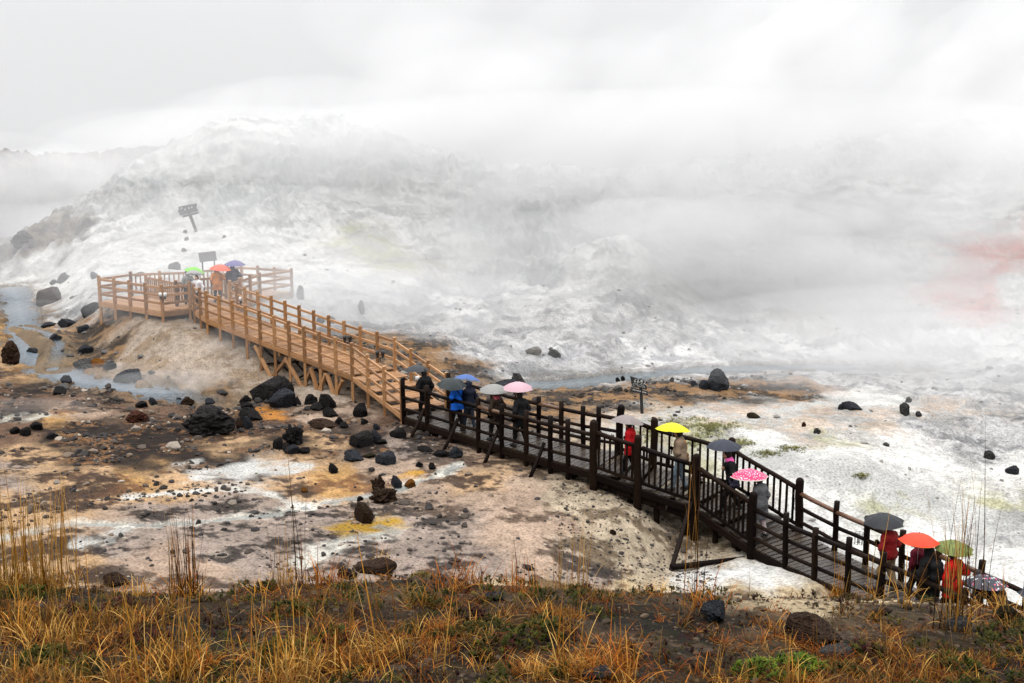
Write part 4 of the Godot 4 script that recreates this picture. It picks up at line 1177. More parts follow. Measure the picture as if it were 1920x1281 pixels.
func lantern(where: Vector3, label: String, white := true, twin := false):
	var t := thing("walkway_lamp", label, "lamp", where, 0.0)
	for x in ([-0.1, 0.1] if twin else [0.0]):
		var st := lathe([[0.0, 0.001, Vector2.ZERO], [0.0, 0.06, Vector2.ZERO], [0.06, 0.075, Vector2.ZERO], [0.14, 0.07, Vector2.ZERO], [0.16, 0.04, Vector2.ZERO], [0.16, 0.001, Vector2.ZERO]], 10)
		var o := obj("lamp_shade", st, M.white_glass if white else M.black_metal, t)
		o.rotation.z = PI / 2; o.position = Vector3(x, 0.0, 0.0)
		var n := lathe([[-0.08, 0.001, Vector2.ZERO], [-0.08, 0.045, Vector2.ZERO], [0.0, 0.05, Vector2.ZERO], [0.0, 0.001, Vector2.ZERO]], 8)
		var e := obj("socket", n, M.black_metal, t)
		e.rotation.z = PI / 2; e.position = Vector3(x, 0, 0)
	bar("bracket", t, Vector3(-0.12, -0.1, 0), Vector3(0.12, -0.1, 0), 0.03, 0.03, M.black_metal)
	bar("bracket", t, Vector3(0, -0.1, 0), Vector3(0, -0.25, -0.05), 0.03, 0.03, M.black_metal)

func cage(where: Vector3, label: String):
	var t := thing("wire_lamp_cage", label, "lamp", where)
	for k in 6:
		var a := TAU * k / 6
		bar("wire", t, Vector3(cos(a) * 0.1, 0, sin(a) * 0.1), Vector3(cos(a) * 0.1, 0.3, sin(a) * 0.1), 0.012, 0.012, M.steel, 0.002)
	for y in [0.01, 0.29]:
		for k in 6:
			var a := TAU * k / 6; var b := TAU * (k + 1) / 6
			bar("ring_wire", t, Vector3(cos(a) * 0.1, y, sin(a) * 0.1), Vector3(cos(b) * 0.1, y, sin(b) * 0.1), 0.012, 0.012, M.steel, 0.002)
	var o := obj("bulb", lathe([[0.02, 0.001, Vector2.ZERO], [0.02, 0.04, Vector2.ZERO], [0.14, 0.045, Vector2.ZERO], [0.18, 0.02, Vector2.ZERO], [0.18, 0.001, Vector2.ZERO]], 8), M.white_glass, t)
	o.rotation.z = PI / 2

func lamps():
	lantern(Vector3(-14.55, 2.75, -45.15), "twin white lamp on the front corner post of the platform", true, true)
	lantern(along(LIGHT_F, 0.9) + Vector3(-0.1, 0.55, 0.12), "small white lamp by the far rail at the top of the ramp")
	lantern(along(LIGHT_F, 2.1) + Vector3(-0.05, 0.5, 0.12), "black lamp on the far rail halfway down the ramp", false, true)
	lantern(along(LIGHT_F, 2.75) + Vector3(-0.05, 0.35, 0.12), "black lamp on the far rail above the light stairs", false, true)
	lantern(along(LIGHT_F, 3.55) + Vector3(-0.05, 0.3, 0.12), "white lamp by the far rail of the light stairs near the tilted umbrella", true, true)
	cage(along(DARK_F, 2.3) + Vector3(0.2, 0.02, -0.25), "wire lamp cage behind the far log rail left of the sign")
	cage(along(DARK_F, 5.95) + Vector3(0.1, 0.45, -0.15), "wire lamp cage beside the far balusters behind the grey coat")
	cage(along(DARK_F, 7.15) + Vector3(0.25, 0.25, -0.25), "wire lamp cage outside the far rail left of the dark red jacket")
	cage(along(DARK_F, 8.12) + Vector3(0.15, 0.3, -0.2), "wire lamp cage outside the far rail right of the dark red jacket")

# ------------------------------------------------------------------ people
# A figure is a field of tapered capsules, joined smoothly and meshed by surface nets. Feet at the origin, facing -z.
func nets(bones: Array, cell: float, k: float, cut = null, wrinkle := 0.0) -> Array:
	var lo := Vector3.INF; var hi := -Vector3.INF
	for b in bones:
		var r: float = maxf(b[2], b[3]) + cell * 2.5
		for e in 2:
			var p: Vector3 = b[e]
			lo = lo.min(p - Vector3.ONE * r); hi = hi.max(p + Vector3.ONE * r)
	var nx := int((hi.x - lo.x) / cell) + 2; var ny := int((hi.y - lo.y) / cell) + 2; var nz := int((hi.z - lo.z) / cell) + 2
	var acc := PackedFloat32Array(); acc.resize(nx * ny * nz)
	for b in bones:
		var a: Vector3 = b[0]; var ba: Vector3 = b[1] - a; var ra: float = b[2]; var rb: float = b[3]
		var inv := 1.0 / maxf(ba.length_squared(), 1e-8)
		var grow: float = maxf(ra, rb) + cell * 2.2 + 0.02
		var p0: Vector3 = (a.min(b[1]) - Vector3.ONE * grow - lo) / cell; var p1: Vector3 = (a.max(b[1]) + Vector3.ONE * grow - lo) / cell
		for z in range(maxi(0, int(p0.z)), mini(nz, int(p1.z) + 2)):
			for y in range(maxi(0, int(p0.y)), mini(ny, int(p1.y) + 2)):
				var at_ := (z * ny + y) * nx
				for x in range(maxi(0, int(p0.x)), mini(nx, int(p1.x) + 2)):
					var q := lo + Vector3(x, y, z) * cell - a
					var t := clampf(q.dot(ba) * inv, 0.0, 1.0)
					acc[at_ + x] += exp(-k * ((q - ba * t).length() - ra - (rb - ra) * t))
	var n := noise(7.0, 2, 77)
	for z in nz:
		for y in ny:
			for x in nx:
				var i := (z * ny + y) * nx + x
				if acc[i] <= 0.0: acc[i] = 0.2; continue
				var d := clampf(-log(acc[i]) / k, -0.2, 0.2)
				var p := lo + Vector3(x, y, z) * cell
				if wrinkle > 0.0 and absf(d) < cell * 3: d += wrinkle * n.get_noise_3d(p.x, p.y * 0.8, p.z)
				acc[i] = maxf(d, cut.call(p)) if cut else d
	var v := PackedVector3Array(); var nr := PackedVector3Array(); var ix := PackedInt32Array()
	var id := PackedInt32Array(); id.resize(nx * ny * nz); id.fill(-1)
	var sx := 1; var sy := nx; var sz := nx * ny
	for z in nz - 1:
		for y in ny - 1:
			for x in nx - 1:
				var i := z * sz + y * sy + x
				var f := [acc[i], acc[i + sx], acc[i + sy], acc[i + sx + sy], acc[i + sz], acc[i + sx + sz], acc[i + sy + sz], acc[i + sx + sy + sz]]
				var neg := 0
				for e in 8:
					if f[e] < 0: neg += 1
				if neg == 0 or neg == 8: continue
				var sum := Vector3.ZERO; var cnt := 0
				for e in [[0, 1], [2, 3], [4, 5], [6, 7], [0, 2], [1, 3], [4, 6], [5, 7], [0, 4], [1, 5], [2, 6], [3, 7]]:
					var fa: float = f[e[0]]; var fb: float = f[e[1]]
					if (fa < 0) == (fb < 0): continue
					var t := fa / (fa - fb)
					sum += Vector3(e[0] & 1, (e[0] >> 1) & 1, e[0] >> 2).lerp(Vector3(e[1] & 1, (e[1] >> 1) & 1, e[1] >> 2), t); cnt += 1
				id[i] = v.size()
				v.append(lo + (Vector3(x, y, z) + sum / cnt) * cell)
				nr.append(Vector3(f[1] + f[3] + f[5] + f[7] - f[0] - f[2] - f[4] - f[6], f[2] + f[3] + f[6] + f[7] - f[0] - f[1] - f[4] - f[5], f[4] + f[5] + f[6] + f[7] - f[0] - f[1] - f[2] - f[3]).normalized())
	for z in range(1, nz - 1):
		for y in range(1, ny - 1):
			for x in range(1, nx - 1):
				var i := z * sz + y * sy + x
				var s0 := acc[i] < 0
				for e in 3:
					var step: int = [sx, sy, sz][e]; var u: int = [sy, sz, sx][e]; var w: int = [sz, sx, sy][e]
					if s0 == (acc[i + step] < 0): continue
					var a := id[i]; var b := id[i - u]; var c := id[i - u - w]; var d := id[i - w]
					if a < 0 or b < 0 or c < 0 or d < 0: continue
					if s0: ix.append_array([a, b, c, a, c, d])
					else: ix.append_array([a, c, b, a, d, c])
	# front faces run clockwise
	if ix.size() >= 3:
		var wrong := 0
		for t in range(0, mini(ix.size(), 600), 3):
			if (v[ix[t + 2]] - v[ix[t]]).cross(v[ix[t + 1]] - v[ix[t]]).dot(nr[ix[t]]) < 0: wrong += 1
		if wrong > mini(ix.size(), 600) / 6:
			for t in range(0, ix.size(), 3):
				var h := ix[t + 1]; ix[t + 1] = ix[t + 2]; ix[t + 2] = h
	return [v, nr, ix]

func to_mesh(parts: Array) -> ArrayMesh:        # parts: [nets result, colour, transform]
	var v := PackedVector3Array(); var nr := PackedVector3Array(); var co := PackedColorArray(); var ix := PackedInt32Array()
	for p in parts:
		var off_ := v.size(); var t: Transform3D = p[2]
		for q in p[0][0]: v.append(t * q)
		for q in p[0][1]: nr.append((t.basis * q).normalized())
		for k in p[0][0].size(): co.append(p[1] if p[1] is Color else p[1][k])
		for i in p[0][2]: ix.append(i + off_)
	var arr := []; arr.resize(Mesh.ARRAY_MAX)
	arr[Mesh.ARRAY_VERTEX] = v; arr[Mesh.ARRAY_NORMAL] = nr; arr[Mesh.ARRAY_COLOR] = co; arr[Mesh.ARRAY_INDEX] = ix
	var m := ArrayMesh.new(); m.add_surface_from_arrays(Mesh.PRIMITIVE_TRIANGLES, arr)
	return m

var head_net := []
var head_color := PackedColorArray()
var fist_net := []
const SKIN := Color(0.33, 0.19, 0.12)

func body_protos():
	var no = null
	head_net = nets([     # centre of the head at the origin, facing -z
		[Vector3(0, 0.03, 0.01), Vector3(0, 0.02, -0.01), 0.078, 0.076], [Vector3(0, -0.03, -0.03), Vector3(0, -0.075, -0.055), 0.058, 0.03], [Vector3(0, -0.04, 0.02), Vector3(0, -0.14, 0.03), 0.05, 0.052],
		[Vector3(0, 0.005, -0.088), Vector3(0, -0.028, -0.104), 0.009, 0.013], [Vector3(-0.03, 0.022, -0.076), Vector3(0.03, 0.022, -0.076), 0.012, 0.012],
		[Vector3(-0.02, -0.055, -0.083), Vector3(0.02, -0.055, -0.083), 0.009, 0.009], [Vector3(0.079, 0.015, 0.0), Vector3(0.077, -0.025, -0.005), 0.014, 0.01], [Vector3(-0.079, 0.015, 0.0), Vector3(-0.077, -0.025, -0.005), 0.014, 0.01],
	], 0.009, 70.0, no)
	for p in head_net[0]:
		var c := SKIN
		if p.z < -0.06 and absf(p.y + 0.056) < 0.008 and absf(p.x) < 0.026: c = Color(0.3, 0.1, 0.08)
		for s in [-1, 1]:
			if p.z < -0.05 and Vector2(p.x - s * 0.032, p.y - 0.004).length() < 0.011: c = Color(0.03, 0.025, 0.022)
		head_color.append(c)
	var f := [[Vector3(0, 0, 0), Vector3(0, 0.035, 0), 0.03, 0.034], [Vector3(-0.018, 0.005, 0.004), Vector3(-0.018, 0.05, 0.004), 0.017, 0.018]]     # palm; a pole runs along y through (0, y, -0.045)
	var lens := [0.9, 1.0, 0.95, 0.78]
	for k in 4:
		var y := 0.065 - k * 0.021; var l: float = lens[k]
		f.append([Vector3(0.012, y, -0.018), Vector3(0.034 * l, y, -0.045), 0.0092, 0.009])
		f.append([Vector3(0.034 * l, y, -0.045), Vector3(0.018, y, -0.068 * l), 0.009, 0.0085])
		f.append([Vector3(0.018, y, -0.068 * l), Vector3(-0.012, y, -0.062 * l), 0.0085, 0.008])
	f.append([Vector3(-0.02, 0.01, -0.012), Vector3(-0.035, 0.035, -0.04), 0.013, 0.011]); f.append([Vector3(-0.035, 0.035, -0.04), Vector3(-0.014, 0.05, -0.07), 0.0105, 0.009])
	fist_net = nets(f, 0.0075, 120.0, no)

func elbow(s: Vector3, t: Vector3, l1: float, l2: float, hint: Vector3) -> Vector3:
	var d := t - s; var len := minf(d.length(), (l1 + l2) * 0.985)
	var n := d.normalized()
	var a := (l1 * l1 - l2 * l2 + len * len) / (2 * len)
	return s + n * a + (hint - n * hint.dot(n)).normalized() * sqrt(maxf(l1 * l1 - a * a, 0.0))

func person(foot: Vector3, yaw: float, size: float, look: Dictionary, label: String):
	var t := thing("person", label, "person", foot, yaw)
	t.scale = Vector3.ONE * size
	var lean: float = look.get("lean", 0.08)
	var sway: float = look.get("stride", 0.16)
	var hip := Vector3(0, 0.86, 0); var chest := Vector3(0, 1.24, -0.24 * lean); var neck := Vector3(0, 1.40, -0.4 * lean); var head := neck + Vector3(0, 0.16, -0.03 - 0.1 * lean)
	if lean > 0.5: chest = Vector3(0, 1.14, -0.3); neck = Vector3(0, 1.24, -0.45); head = Vector3(0, 1.33, -0.56)
	var side: float = look.get("hand", 1.0)       # +1: the right hand holds the umbrella
	var sh := [chest + Vector3(-0.17, 0.1, 0), chest + Vector3(0.17, 0.1, 0)]
	# the umbrella's axis in the person's own frame
	var inv := t.transform.affine_inverse()
	var grip := Vector3(side * 0.13, 1.13, -0.24)
	var canopy: Vector3 = inv * look.canopy if look.has("canopy") else Vector3(0, 1.8, -0.1)
	grip = grip.lerp(Vector3(canopy.x, grip.y, canopy.z), 0.55)
	var hand_i := 1 if side > 0 else 0
	if (grip - sh[hand_i]).length() > 0.5: grip = sh[hand_i] + (grip - sh[hand_i]).normalized() * 0.5
	var axis := (canopy - grip).normalized()
	var fists := [Vector3(-0.25, 0.8, -0.05), Vector3(0.25, 0.8, -0.05)]
	if look.get("both", false): fists[1 - hand_i] = Vector3(-side * 0.1, 1.1, -0.24)
	var wrists := [fists[0] + Vector3(0, 0.06, 0.01), fists[1] + Vector3(0, 0.06, 0.01)]
	wrists[hand_i] = grip - axis * 0.02 + Vector3(side * 0.03, -0.03, 0.07)
	if look.get("both", false): wrists[1 - hand_i] = fists[1 - hand_i] + Vector3(-side * 0.03, -0.02, 0.06)
	var el := []
	for k in 2: el.append(elbow(sh[k], wrists[k], 0.27, 0.25, Vector3((k * 2 - 1) * 0.55, -0.8, 0.35)))
	var knee := [Vector3(-0.1, 0.47, -0.03 - sway * 0.6), Vector3(0.1, 0.47, sway * 0.25 - 0.03)]
	var ank := [Vector3(-0.1, 0.085, -sway), Vector3(0.1, 0.085 + sway * 0.12, sway * 0.9)]
	# the body, one continuous skin, with head and hands
	var bones := [[hip + Vector3(-0.06, 0, 0), hip + Vector3(0.06, 0, 0), 0.105, 0.105], [hip, chest, 0.11, 0.115], [chest + Vector3(-0.09, 0.06, 0), chest + Vector3(0.09, 0.06, 0), 0.085, 0.085], [chest, neck, 0.09, 0.052], [neck, head + Vector3(0, -0.08, 0.02), 0.05, 0.05]]
	for k in 2:
		var s := k * 2 - 1
		bones.append_array([[sh[k], el[k], 0.046, 0.038], [el[k], wrists[k], 0.038, 0.026], [hip + Vector3(s * 0.09, -0.04, 0), knee[k], 0.078, 0.052], [knee[k], ank[k], 0.052, 0.036], [ank[k] + Vector3(0, -0.04, 0.02), ank[k] + Vector3(0, -0.05, -0.13), 0.035, 0.028]])
	var parts := [[nets(bones, 0.026, 45.0, null), SKIN, Transform3D.IDENTITY], [head_net, head_color, Transform3D(Basis(Vector3.UP, look.get("turn", 0.0)) * Basis(Vector3.RIGHT, -0.12 - lean * 0.3), head)]]
	for k in 2:
		var b := Basis.IDENTITY
		var y: Vector3 = axis if k == hand_i else ((wrists[k] - fists[k]).normalized() if not look.get("both", false) else axis)
		var z: Vector3 = (wrists[k] - fists[k]); if k == hand_i: z = Vector3(side * 0.3, -0.2, 1.0)
		z = (z - y * z.dot(y)); z = z.normalized() if z.length() > 0.01 else Vector3(0, 0, 1)
		b = Basis(y.cross(z), y, z)
		if k == 0: b = Basis(-b.x, b.y, b.z)
		var o: Vector3 = grip + z * 0.045 - y * 0.03 if k == hand_i else fists[k]
		parts.append([fist_net, SKIN, Transform3D(b, o)])
	obj("body", to_mesh(parts), M.skin, t)
	# coat or jacket
	var hem: float = look.get("hem", 0.78)
	var bulk: float = look.get("bulk", 1.0)
	var coat := [[hip + Vector3(-0.07, 0.06, 0), hip + Vector3(0.07, 0.06, 0), 0.14 * bulk, 0.14 * bulk], [hip + Vector3(0, 0.05, 0), chest, 0.145 * bulk, 0.15 * bulk], [chest + Vector3(-0.1, 0.07, 0), chest + Vector3(0.1, 0.07, 0), 0.11, 0.11], [chest + Vector3(0, 0.06, 0), neck + Vector3(0, 0.02, 0), 0.11, 0.075]]
	if hem < 0.75: coat.append_array([[hip + Vector3(-0.09, 0, 0), Vector3(-0.11, hem - 0.1, -sway * 0.25), 0.13 * bulk, 0.14 * bulk], [hip + Vector3(0.09, 0, 0), Vector3(0.11, hem - 0.1, sway * 0.2), 0.13 * bulk, 0.14 * bulk]])
	for k in 2: coat.append_array([[sh[k], el[k], 0.075, 0.064], [el[k], wrists[k].lerp(el[k], 0.08), 0.062, 0.05]])
	if look.get("hood", false): coat.append_array([[head + Vector3(0, 0.03, 0.02), head + Vector3(0, -0.02, 0.03), 0.1, 0.105], [head + Vector3(0, -0.08, 0.03), neck, 0.09, 0.085]])
	else: coat.append([neck + Vector3(-0.035, 0.02, 0.03), neck + Vector3(0.035, 0.02, 0.03), 0.055, 0.055])
	var face := head + Vector3(0, -0.01, -0.085)
	var cut := func(p: Vector3) -> float:
		var e := hem - p.y if absf(p.x) < 0.3 and p.y < hem + 0.1 and (p.x * p.x + p.z * p.z) < 0.16 else -0.2
		for k in 2:
			if (p - wrists[k]).length_squared() < 0.02: e = maxf(minf(e, 0.2), (p - wrists[k].lerp(el[k], 0.1)).dot((wrists[k] - el[k]).normalized()))
		return maxf(e, 0.075 - (p - face).length())
	if look.get("lean", 0.0) > 0.5: cut = func(p: Vector3) -> float: return maxf(hem - p.y if p.y < hem + 0.1 and p.z > -0.25 else -0.2, 0.075 - (p - face).length())
	obj("jacket" if hem > 0.6 else "coat", to_mesh([[nets(coat, 0.021, 42.0, cut, 0.012), Color.WHITE, Transform3D.IDENTITY]]), look.coat, t)
	# trousers and shoes
	var legs := [[hip + Vector3(-0.05, -0.02, 0), hip + Vector3(0.05, -0.02, 0), 0.125, 0.125]]
	var wide: float = look.get("wide", 1.0)
	for k in 2:
		var s := k * 2 - 1
		legs.append_array([[hip + Vector3(s * 0.085, -0.05, 0), knee[k], 0.098, 0.07 * wide], [knee[k], ank[k] + Vector3(0, 0.0, 0), 0.07 * wide, 0.056 * wide]])
	var low := func(p: Vector3) -> float:
		var a: Vector3 = ank[0] if p.x < 0 else ank[1]
		return maxf(a.y - 0.015 - p.y if p.y < 0.4 else -0.2, p.y - 0.98)
	obj("trousers", to_mesh([[nets(legs, 0.023, 45.0, low, 0.01), Color.WHITE, Transform3D.IDENTITY]]), look.legs, t)
	for k in 2:
		var a: Vector3 = ank[k] + Vector3((k * 2 - 1) * 0.012, 0, 0)
		obj("shoe", to_mesh([[nets([[a + Vector3(0, -0.035, 0.035), a + Vector3(0, -0.045, -0.06), 0.048, 0.044], [a + Vector3(0, -0.05, -0.06), a + Vector3(0, -0.055, -0.14), 0.044, 0.032], [a + Vector3(0, 0.01, 0.015), a + Vector3(0, -0.03, 0.01), 0.05, 0.05]], 0.018, 70.0, func(p: Vector3) -> float: return a.y - 0.085 - p.y), Color.WHITE, Transform3D.IDENTITY]]), look.get("shoes", M.shoe), t)
	if not look.get("hood", false):
		var hb := [[head + Vector3(0, 0.04, 0.015), head + Vector3(0, 0.0, 0.03), 0.096, 0.09], [head + Vector3(-0.05, 0.0, 0.025), head + Vector3(-0.05, -0.06, 0.035), 0.05, 0.045], [head + Vector3(0.05, 0.0, 0.025), head + Vector3(0.05, -0.06, 0.035), 0.05, 0.045]]
		if look.get("long_hair", false): hb.append([head + Vector3(0, -0.04, 0.05), neck + Vector3(0, -0.04, 0.1), 0.075, 0.05])
		obj("hair", to_mesh([[nets(hb, 0.013, 60.0, func(p: Vector3) -> float: return maxf(0.078 - (p - head - Vector3(0, -0.035, -0.075)).length(), (head.z - 0.07) - p.z), 0.01), Color.WHITE, Transform3D.IDENTITY]]), cloth(0.018, 0.014, 0.013, 0.6), t)
	if look.has("scarf"):
		obj("collar", to_mesh([[nets([[neck + Vector3(-0.05, 0.03, 0.03), neck + Vector3(0.05, 0.03, 0.03), 0.075, 0.075], [neck + Vector3(-0.05, 0.02, -0.03), neck + Vector3(0.05, 0.02, -0.03), 0.07, 0.07], [neck + Vector3(-0.08, -0.02, 0.06), neck + Vector3(0.08, -0.02, 0.06), 0.07, 0.07]], 0.018, 50.0, null, 0.01), Color.WHITE, Transform3D.IDENTITY]]), look.scarf, t)
	if look.has("strap"):     # a strap across the back
		var s0: Vector3 = chest + Vector3(side * 0.12, 0.17, 0.05); var pts := []
		for k in 9:
			var q := s0.lerp(chest + Vector3(-side * 0.19, -0.26, 0.05), k / 8.0)
			q.z = chest.z + 0.155 * bulk * sqrt(maxf(0.05, 1.0 - pow(q.x / 0.24, 2))) + 0.012 - (0.03 if k == 0 else 0.0)
			pts.append(q)
		var st := SurfaceTool.new(); st.begin(Mesh.PRIMITIVE_TRIANGLES)
		for k in 8: add_box(st, frame(pts[k], pts[k + 1], Vector3(0, 0, 1)), Vector3(pts[k].distance_to(pts[k + 1]) + 0.01, 0.012, 0.03), 0.003)
		obj("bag_strap", st.commit(), look.strap, t)
	if look.has("bag"):
		var bp: Vector3 = look.get("bag_at", Vector3(-side * 0.24, 0.86, 0.04))
		obj("bag", to_mesh([[nets([[bp + Vector3(0, 0.06, -0.07), bp + Vector3(0, 0.06, 0.07), 0.07, 0.07], [bp + Vector3(0, -0.05, -0.08), bp + Vector3(0, -0.05, 0.08), 0.075, 0.075]], 0.02, 60.0, null, 0.006), Color.WHITE, Transform3D.IDENTITY]]), look.bag, t)
	if look.has("pack"):
		obj("backpack", to_mesh([[nets([[chest + Vector3(-0.07, 0.06, 0.2), chest + Vector3(0.07, 0.06, 0.2), 0.09, 0.09], [chest + Vector3(-0.08, -0.2, 0.2), chest + Vector3(0.08, -0.2, 0.2), 0.1, 0.1], [chest + Vector3(0, 0.0, 0.19), chest + Vector3(0, -0.15, 0.19), 0.13, 0.13]], 0.021, 50.0, null, 0.008), Color.WHITE, Transform3D.IDENTITY]]), look.pack, t)
	if look.has("canopy"):
		umbrella(t.transform * grip, look.canopy, look.radius, look.fabric, look.umbrella, look.get("lining"), look.get("hem_color"))

func umbrella(grip: Vector3, top: Vector3, r: float, fabric: Material, label: String, lining = null, trim = null):
	var axis := (top - grip).normalized()
	var t := thing("umbrella", label, "umbrella", grip)
	var x := axis.cross(Vector3(0.3, 0, 1)).normalized()
	t.basis = Basis(x, axis, x.cross(axis))
	t.rotate_object_local(Vector3.UP, rng.randf() * 0.7)
	var l := grip.distance_to(top)
	var rise := r * 0.42
	var shell := func(rr: float, seg: float, drop: float) -> Vector3:     # seg counts panels, 0 to 8
		var w := absf(fposmod(seg, 1.0) - 0.5) * 2.0      # 1 at a rib, 0 between two
		var f := 1.0 - (1.0 - w * w) * 0.085 * rr * rr
		var a := seg * TAU / 8
		var y := rise * (1.0 - pow(rr, 1.75)) - (1.0 - w * w) * 0.02 * rr * rr
		return Vector3(cos(a) * r * rr * f * lerpf(1.0, cos(PI / 8) / cos((fposmod(seg, 1.0) - 0.5) * PI / 4), 0.8), l + y - rise - drop, sin(a) * r * rr * f * lerpf(1.0, cos(PI / 8) / cos((fposmod(seg, 1.0) - 0.5) * PI / 4), 0.8))
	for layer in ([0, 1] if lining else [0]):
		var st := SurfaceTool.new(); st.begin(Mesh.PRIMITIVE_TRIANGLES)
		for p in 8:
			for i in 6:
				for j in 7:
					var q := []
					for e in [[0, 0], [1, 0], [1, 1], [0, 1]]:
						q.append(shell.call(maxf(0.012, float(j + e[1]) / 7), p + float(i + e[0]) / 6, layer * 0.004))
					for e in [0, 1, 2, 0, 2, 3]:
						st.set_smooth_group(p); st.set_uv(Vector2(q[e].x, q[e].z)); st.add_vertex(q[e])
		st.index(); st.generate_normals()
		obj("canopy" if layer == 0 else "lining", st.commit(), fabric if layer == 0 else lining, t)
	if trim:
		var st := SurfaceTool.new(); st.begin(Mesh.PRIMITIVE_TRIANGLES)
		for k in 48:
			var a: Vector3 = shell.call(1.0, k / 6.0, 0.0); var b: Vector3 = shell.call(1.0, (k + 1) / 6.0, 0.0)
			add_box(st, frame(a, b), Vector3(a.distance_to(b) + 0.004, 0.02, 0.008), 0.002)
		obj("trim", st.commit(), trim, t)
	for p in 8:
		var st := SurfaceTool.new(); st.begin(Mesh.PRIMITIVE_TRIANGLES)
		for j in 4:
			var a: Vector3 = shell.call(0.02 + j * 0.245, p, 0.009); var b: Vector3 = shell.call(0.02 + (j + 1) * 0.245, p, 0.009)
			add_box(st, frame(a, b), Vector3(a.distance_to(b), 0.005, 0.005), 0.001)
		obj("rib", st.commit(), M.steel, t)
	obj("shaft", lathe([[-0.08, 0.001, Vector2.ZERO], [-0.08, 0.006, Vector2.ZERO], [l - rise * 0.1, 0.005, Vector2.ZERO], [l - rise * 0.1, 0.001, Vector2.ZERO]], 6), M.steel, t).rotation.z = PI / 2
	obj("handle", lathe([[-0.16, 0.001, Vector2.ZERO], [-0.16, 0.014, Vector2.ZERO], [-0.1, 0.017, Vector2.ZERO], [0.02, 0.014, Vector2.ZERO], [0.02, 0.001, Vector2.ZERO]], 8), M.black_metal, t).rotation.z = PI / 2
	obj("tip", lathe([[l - 0.005, 0.001, Vector2.ZERO], [l - 0.005, 0.009, Vector2.ZERO], [l + 0.03, 0.006, Vector2.ZERO], [l + 0.035, 0.001, Vector2.ZERO]], 8), M.black_metal, t).rotation.z = PI / 2

func print_cloth(called: String, base: Color, stops: Array, freq: float, seed_: int, scale := 1.0) -> StandardMaterial3D:
	var m := mat(called, Color(1, 1, 1), 0.6)
	var n := noise(freq, 2, seed_); n.noise_type = FastNoiseLite.TYPE_CELLULAR; n.cellular_return_type = FastNoiseLite.RETURN_CELL_VALUE if stops.size() > 5 else FastNoiseLite.RETURN_DISTANCE
	n.fractal_type = FastNoiseLite.FRACTAL_NONE
	var t := tex(n, stops, 512)
	t.color_ramp.interpolation_mode = Gradient.GRADIENT_INTERPOLATE_CONSTANT
	t.normalize = true
	m.albedo_texture = t; m.uv1_scale = Vector3(scale, scale, scale)
	return m

func deck_spot(near: Array, far: Array, px: float, across: float) -> Array:      # where on the walkway stands what shows at column px
	var best := [Vector3.ZERO, Vector3.FORWARD]; var e := 1e9
	for k in range(0, (near.size() - 1) * 60):
		var t := k / 60.0
		var q := along(near, t).lerp(along(far, t), across)
		var r := (q.x / (-q.z) - ray(px, 900.0).x)
		var fw := cos(pitch) * 1.0 + (EYE.y - q.y) / -q.z * sin(pitch)
		var col := 960.0 + F * (q.x / -q.z) / fw
		if absf(col - px) < e:
			e = absf(col - px)
			best = [q, (along(near, t) - along(near, t + 0.05)).normalized()]
	return best

func nylon(called: String, r: float, g: float, b: float) -> StandardMaterial3D:
	var m := mat(called, lin(r, g, b), 0.42)
	m.backlight_enabled = true; m.backlight = lin(0.25, 0.25, 0.25); m.metallic_specular = 0.25
	return m

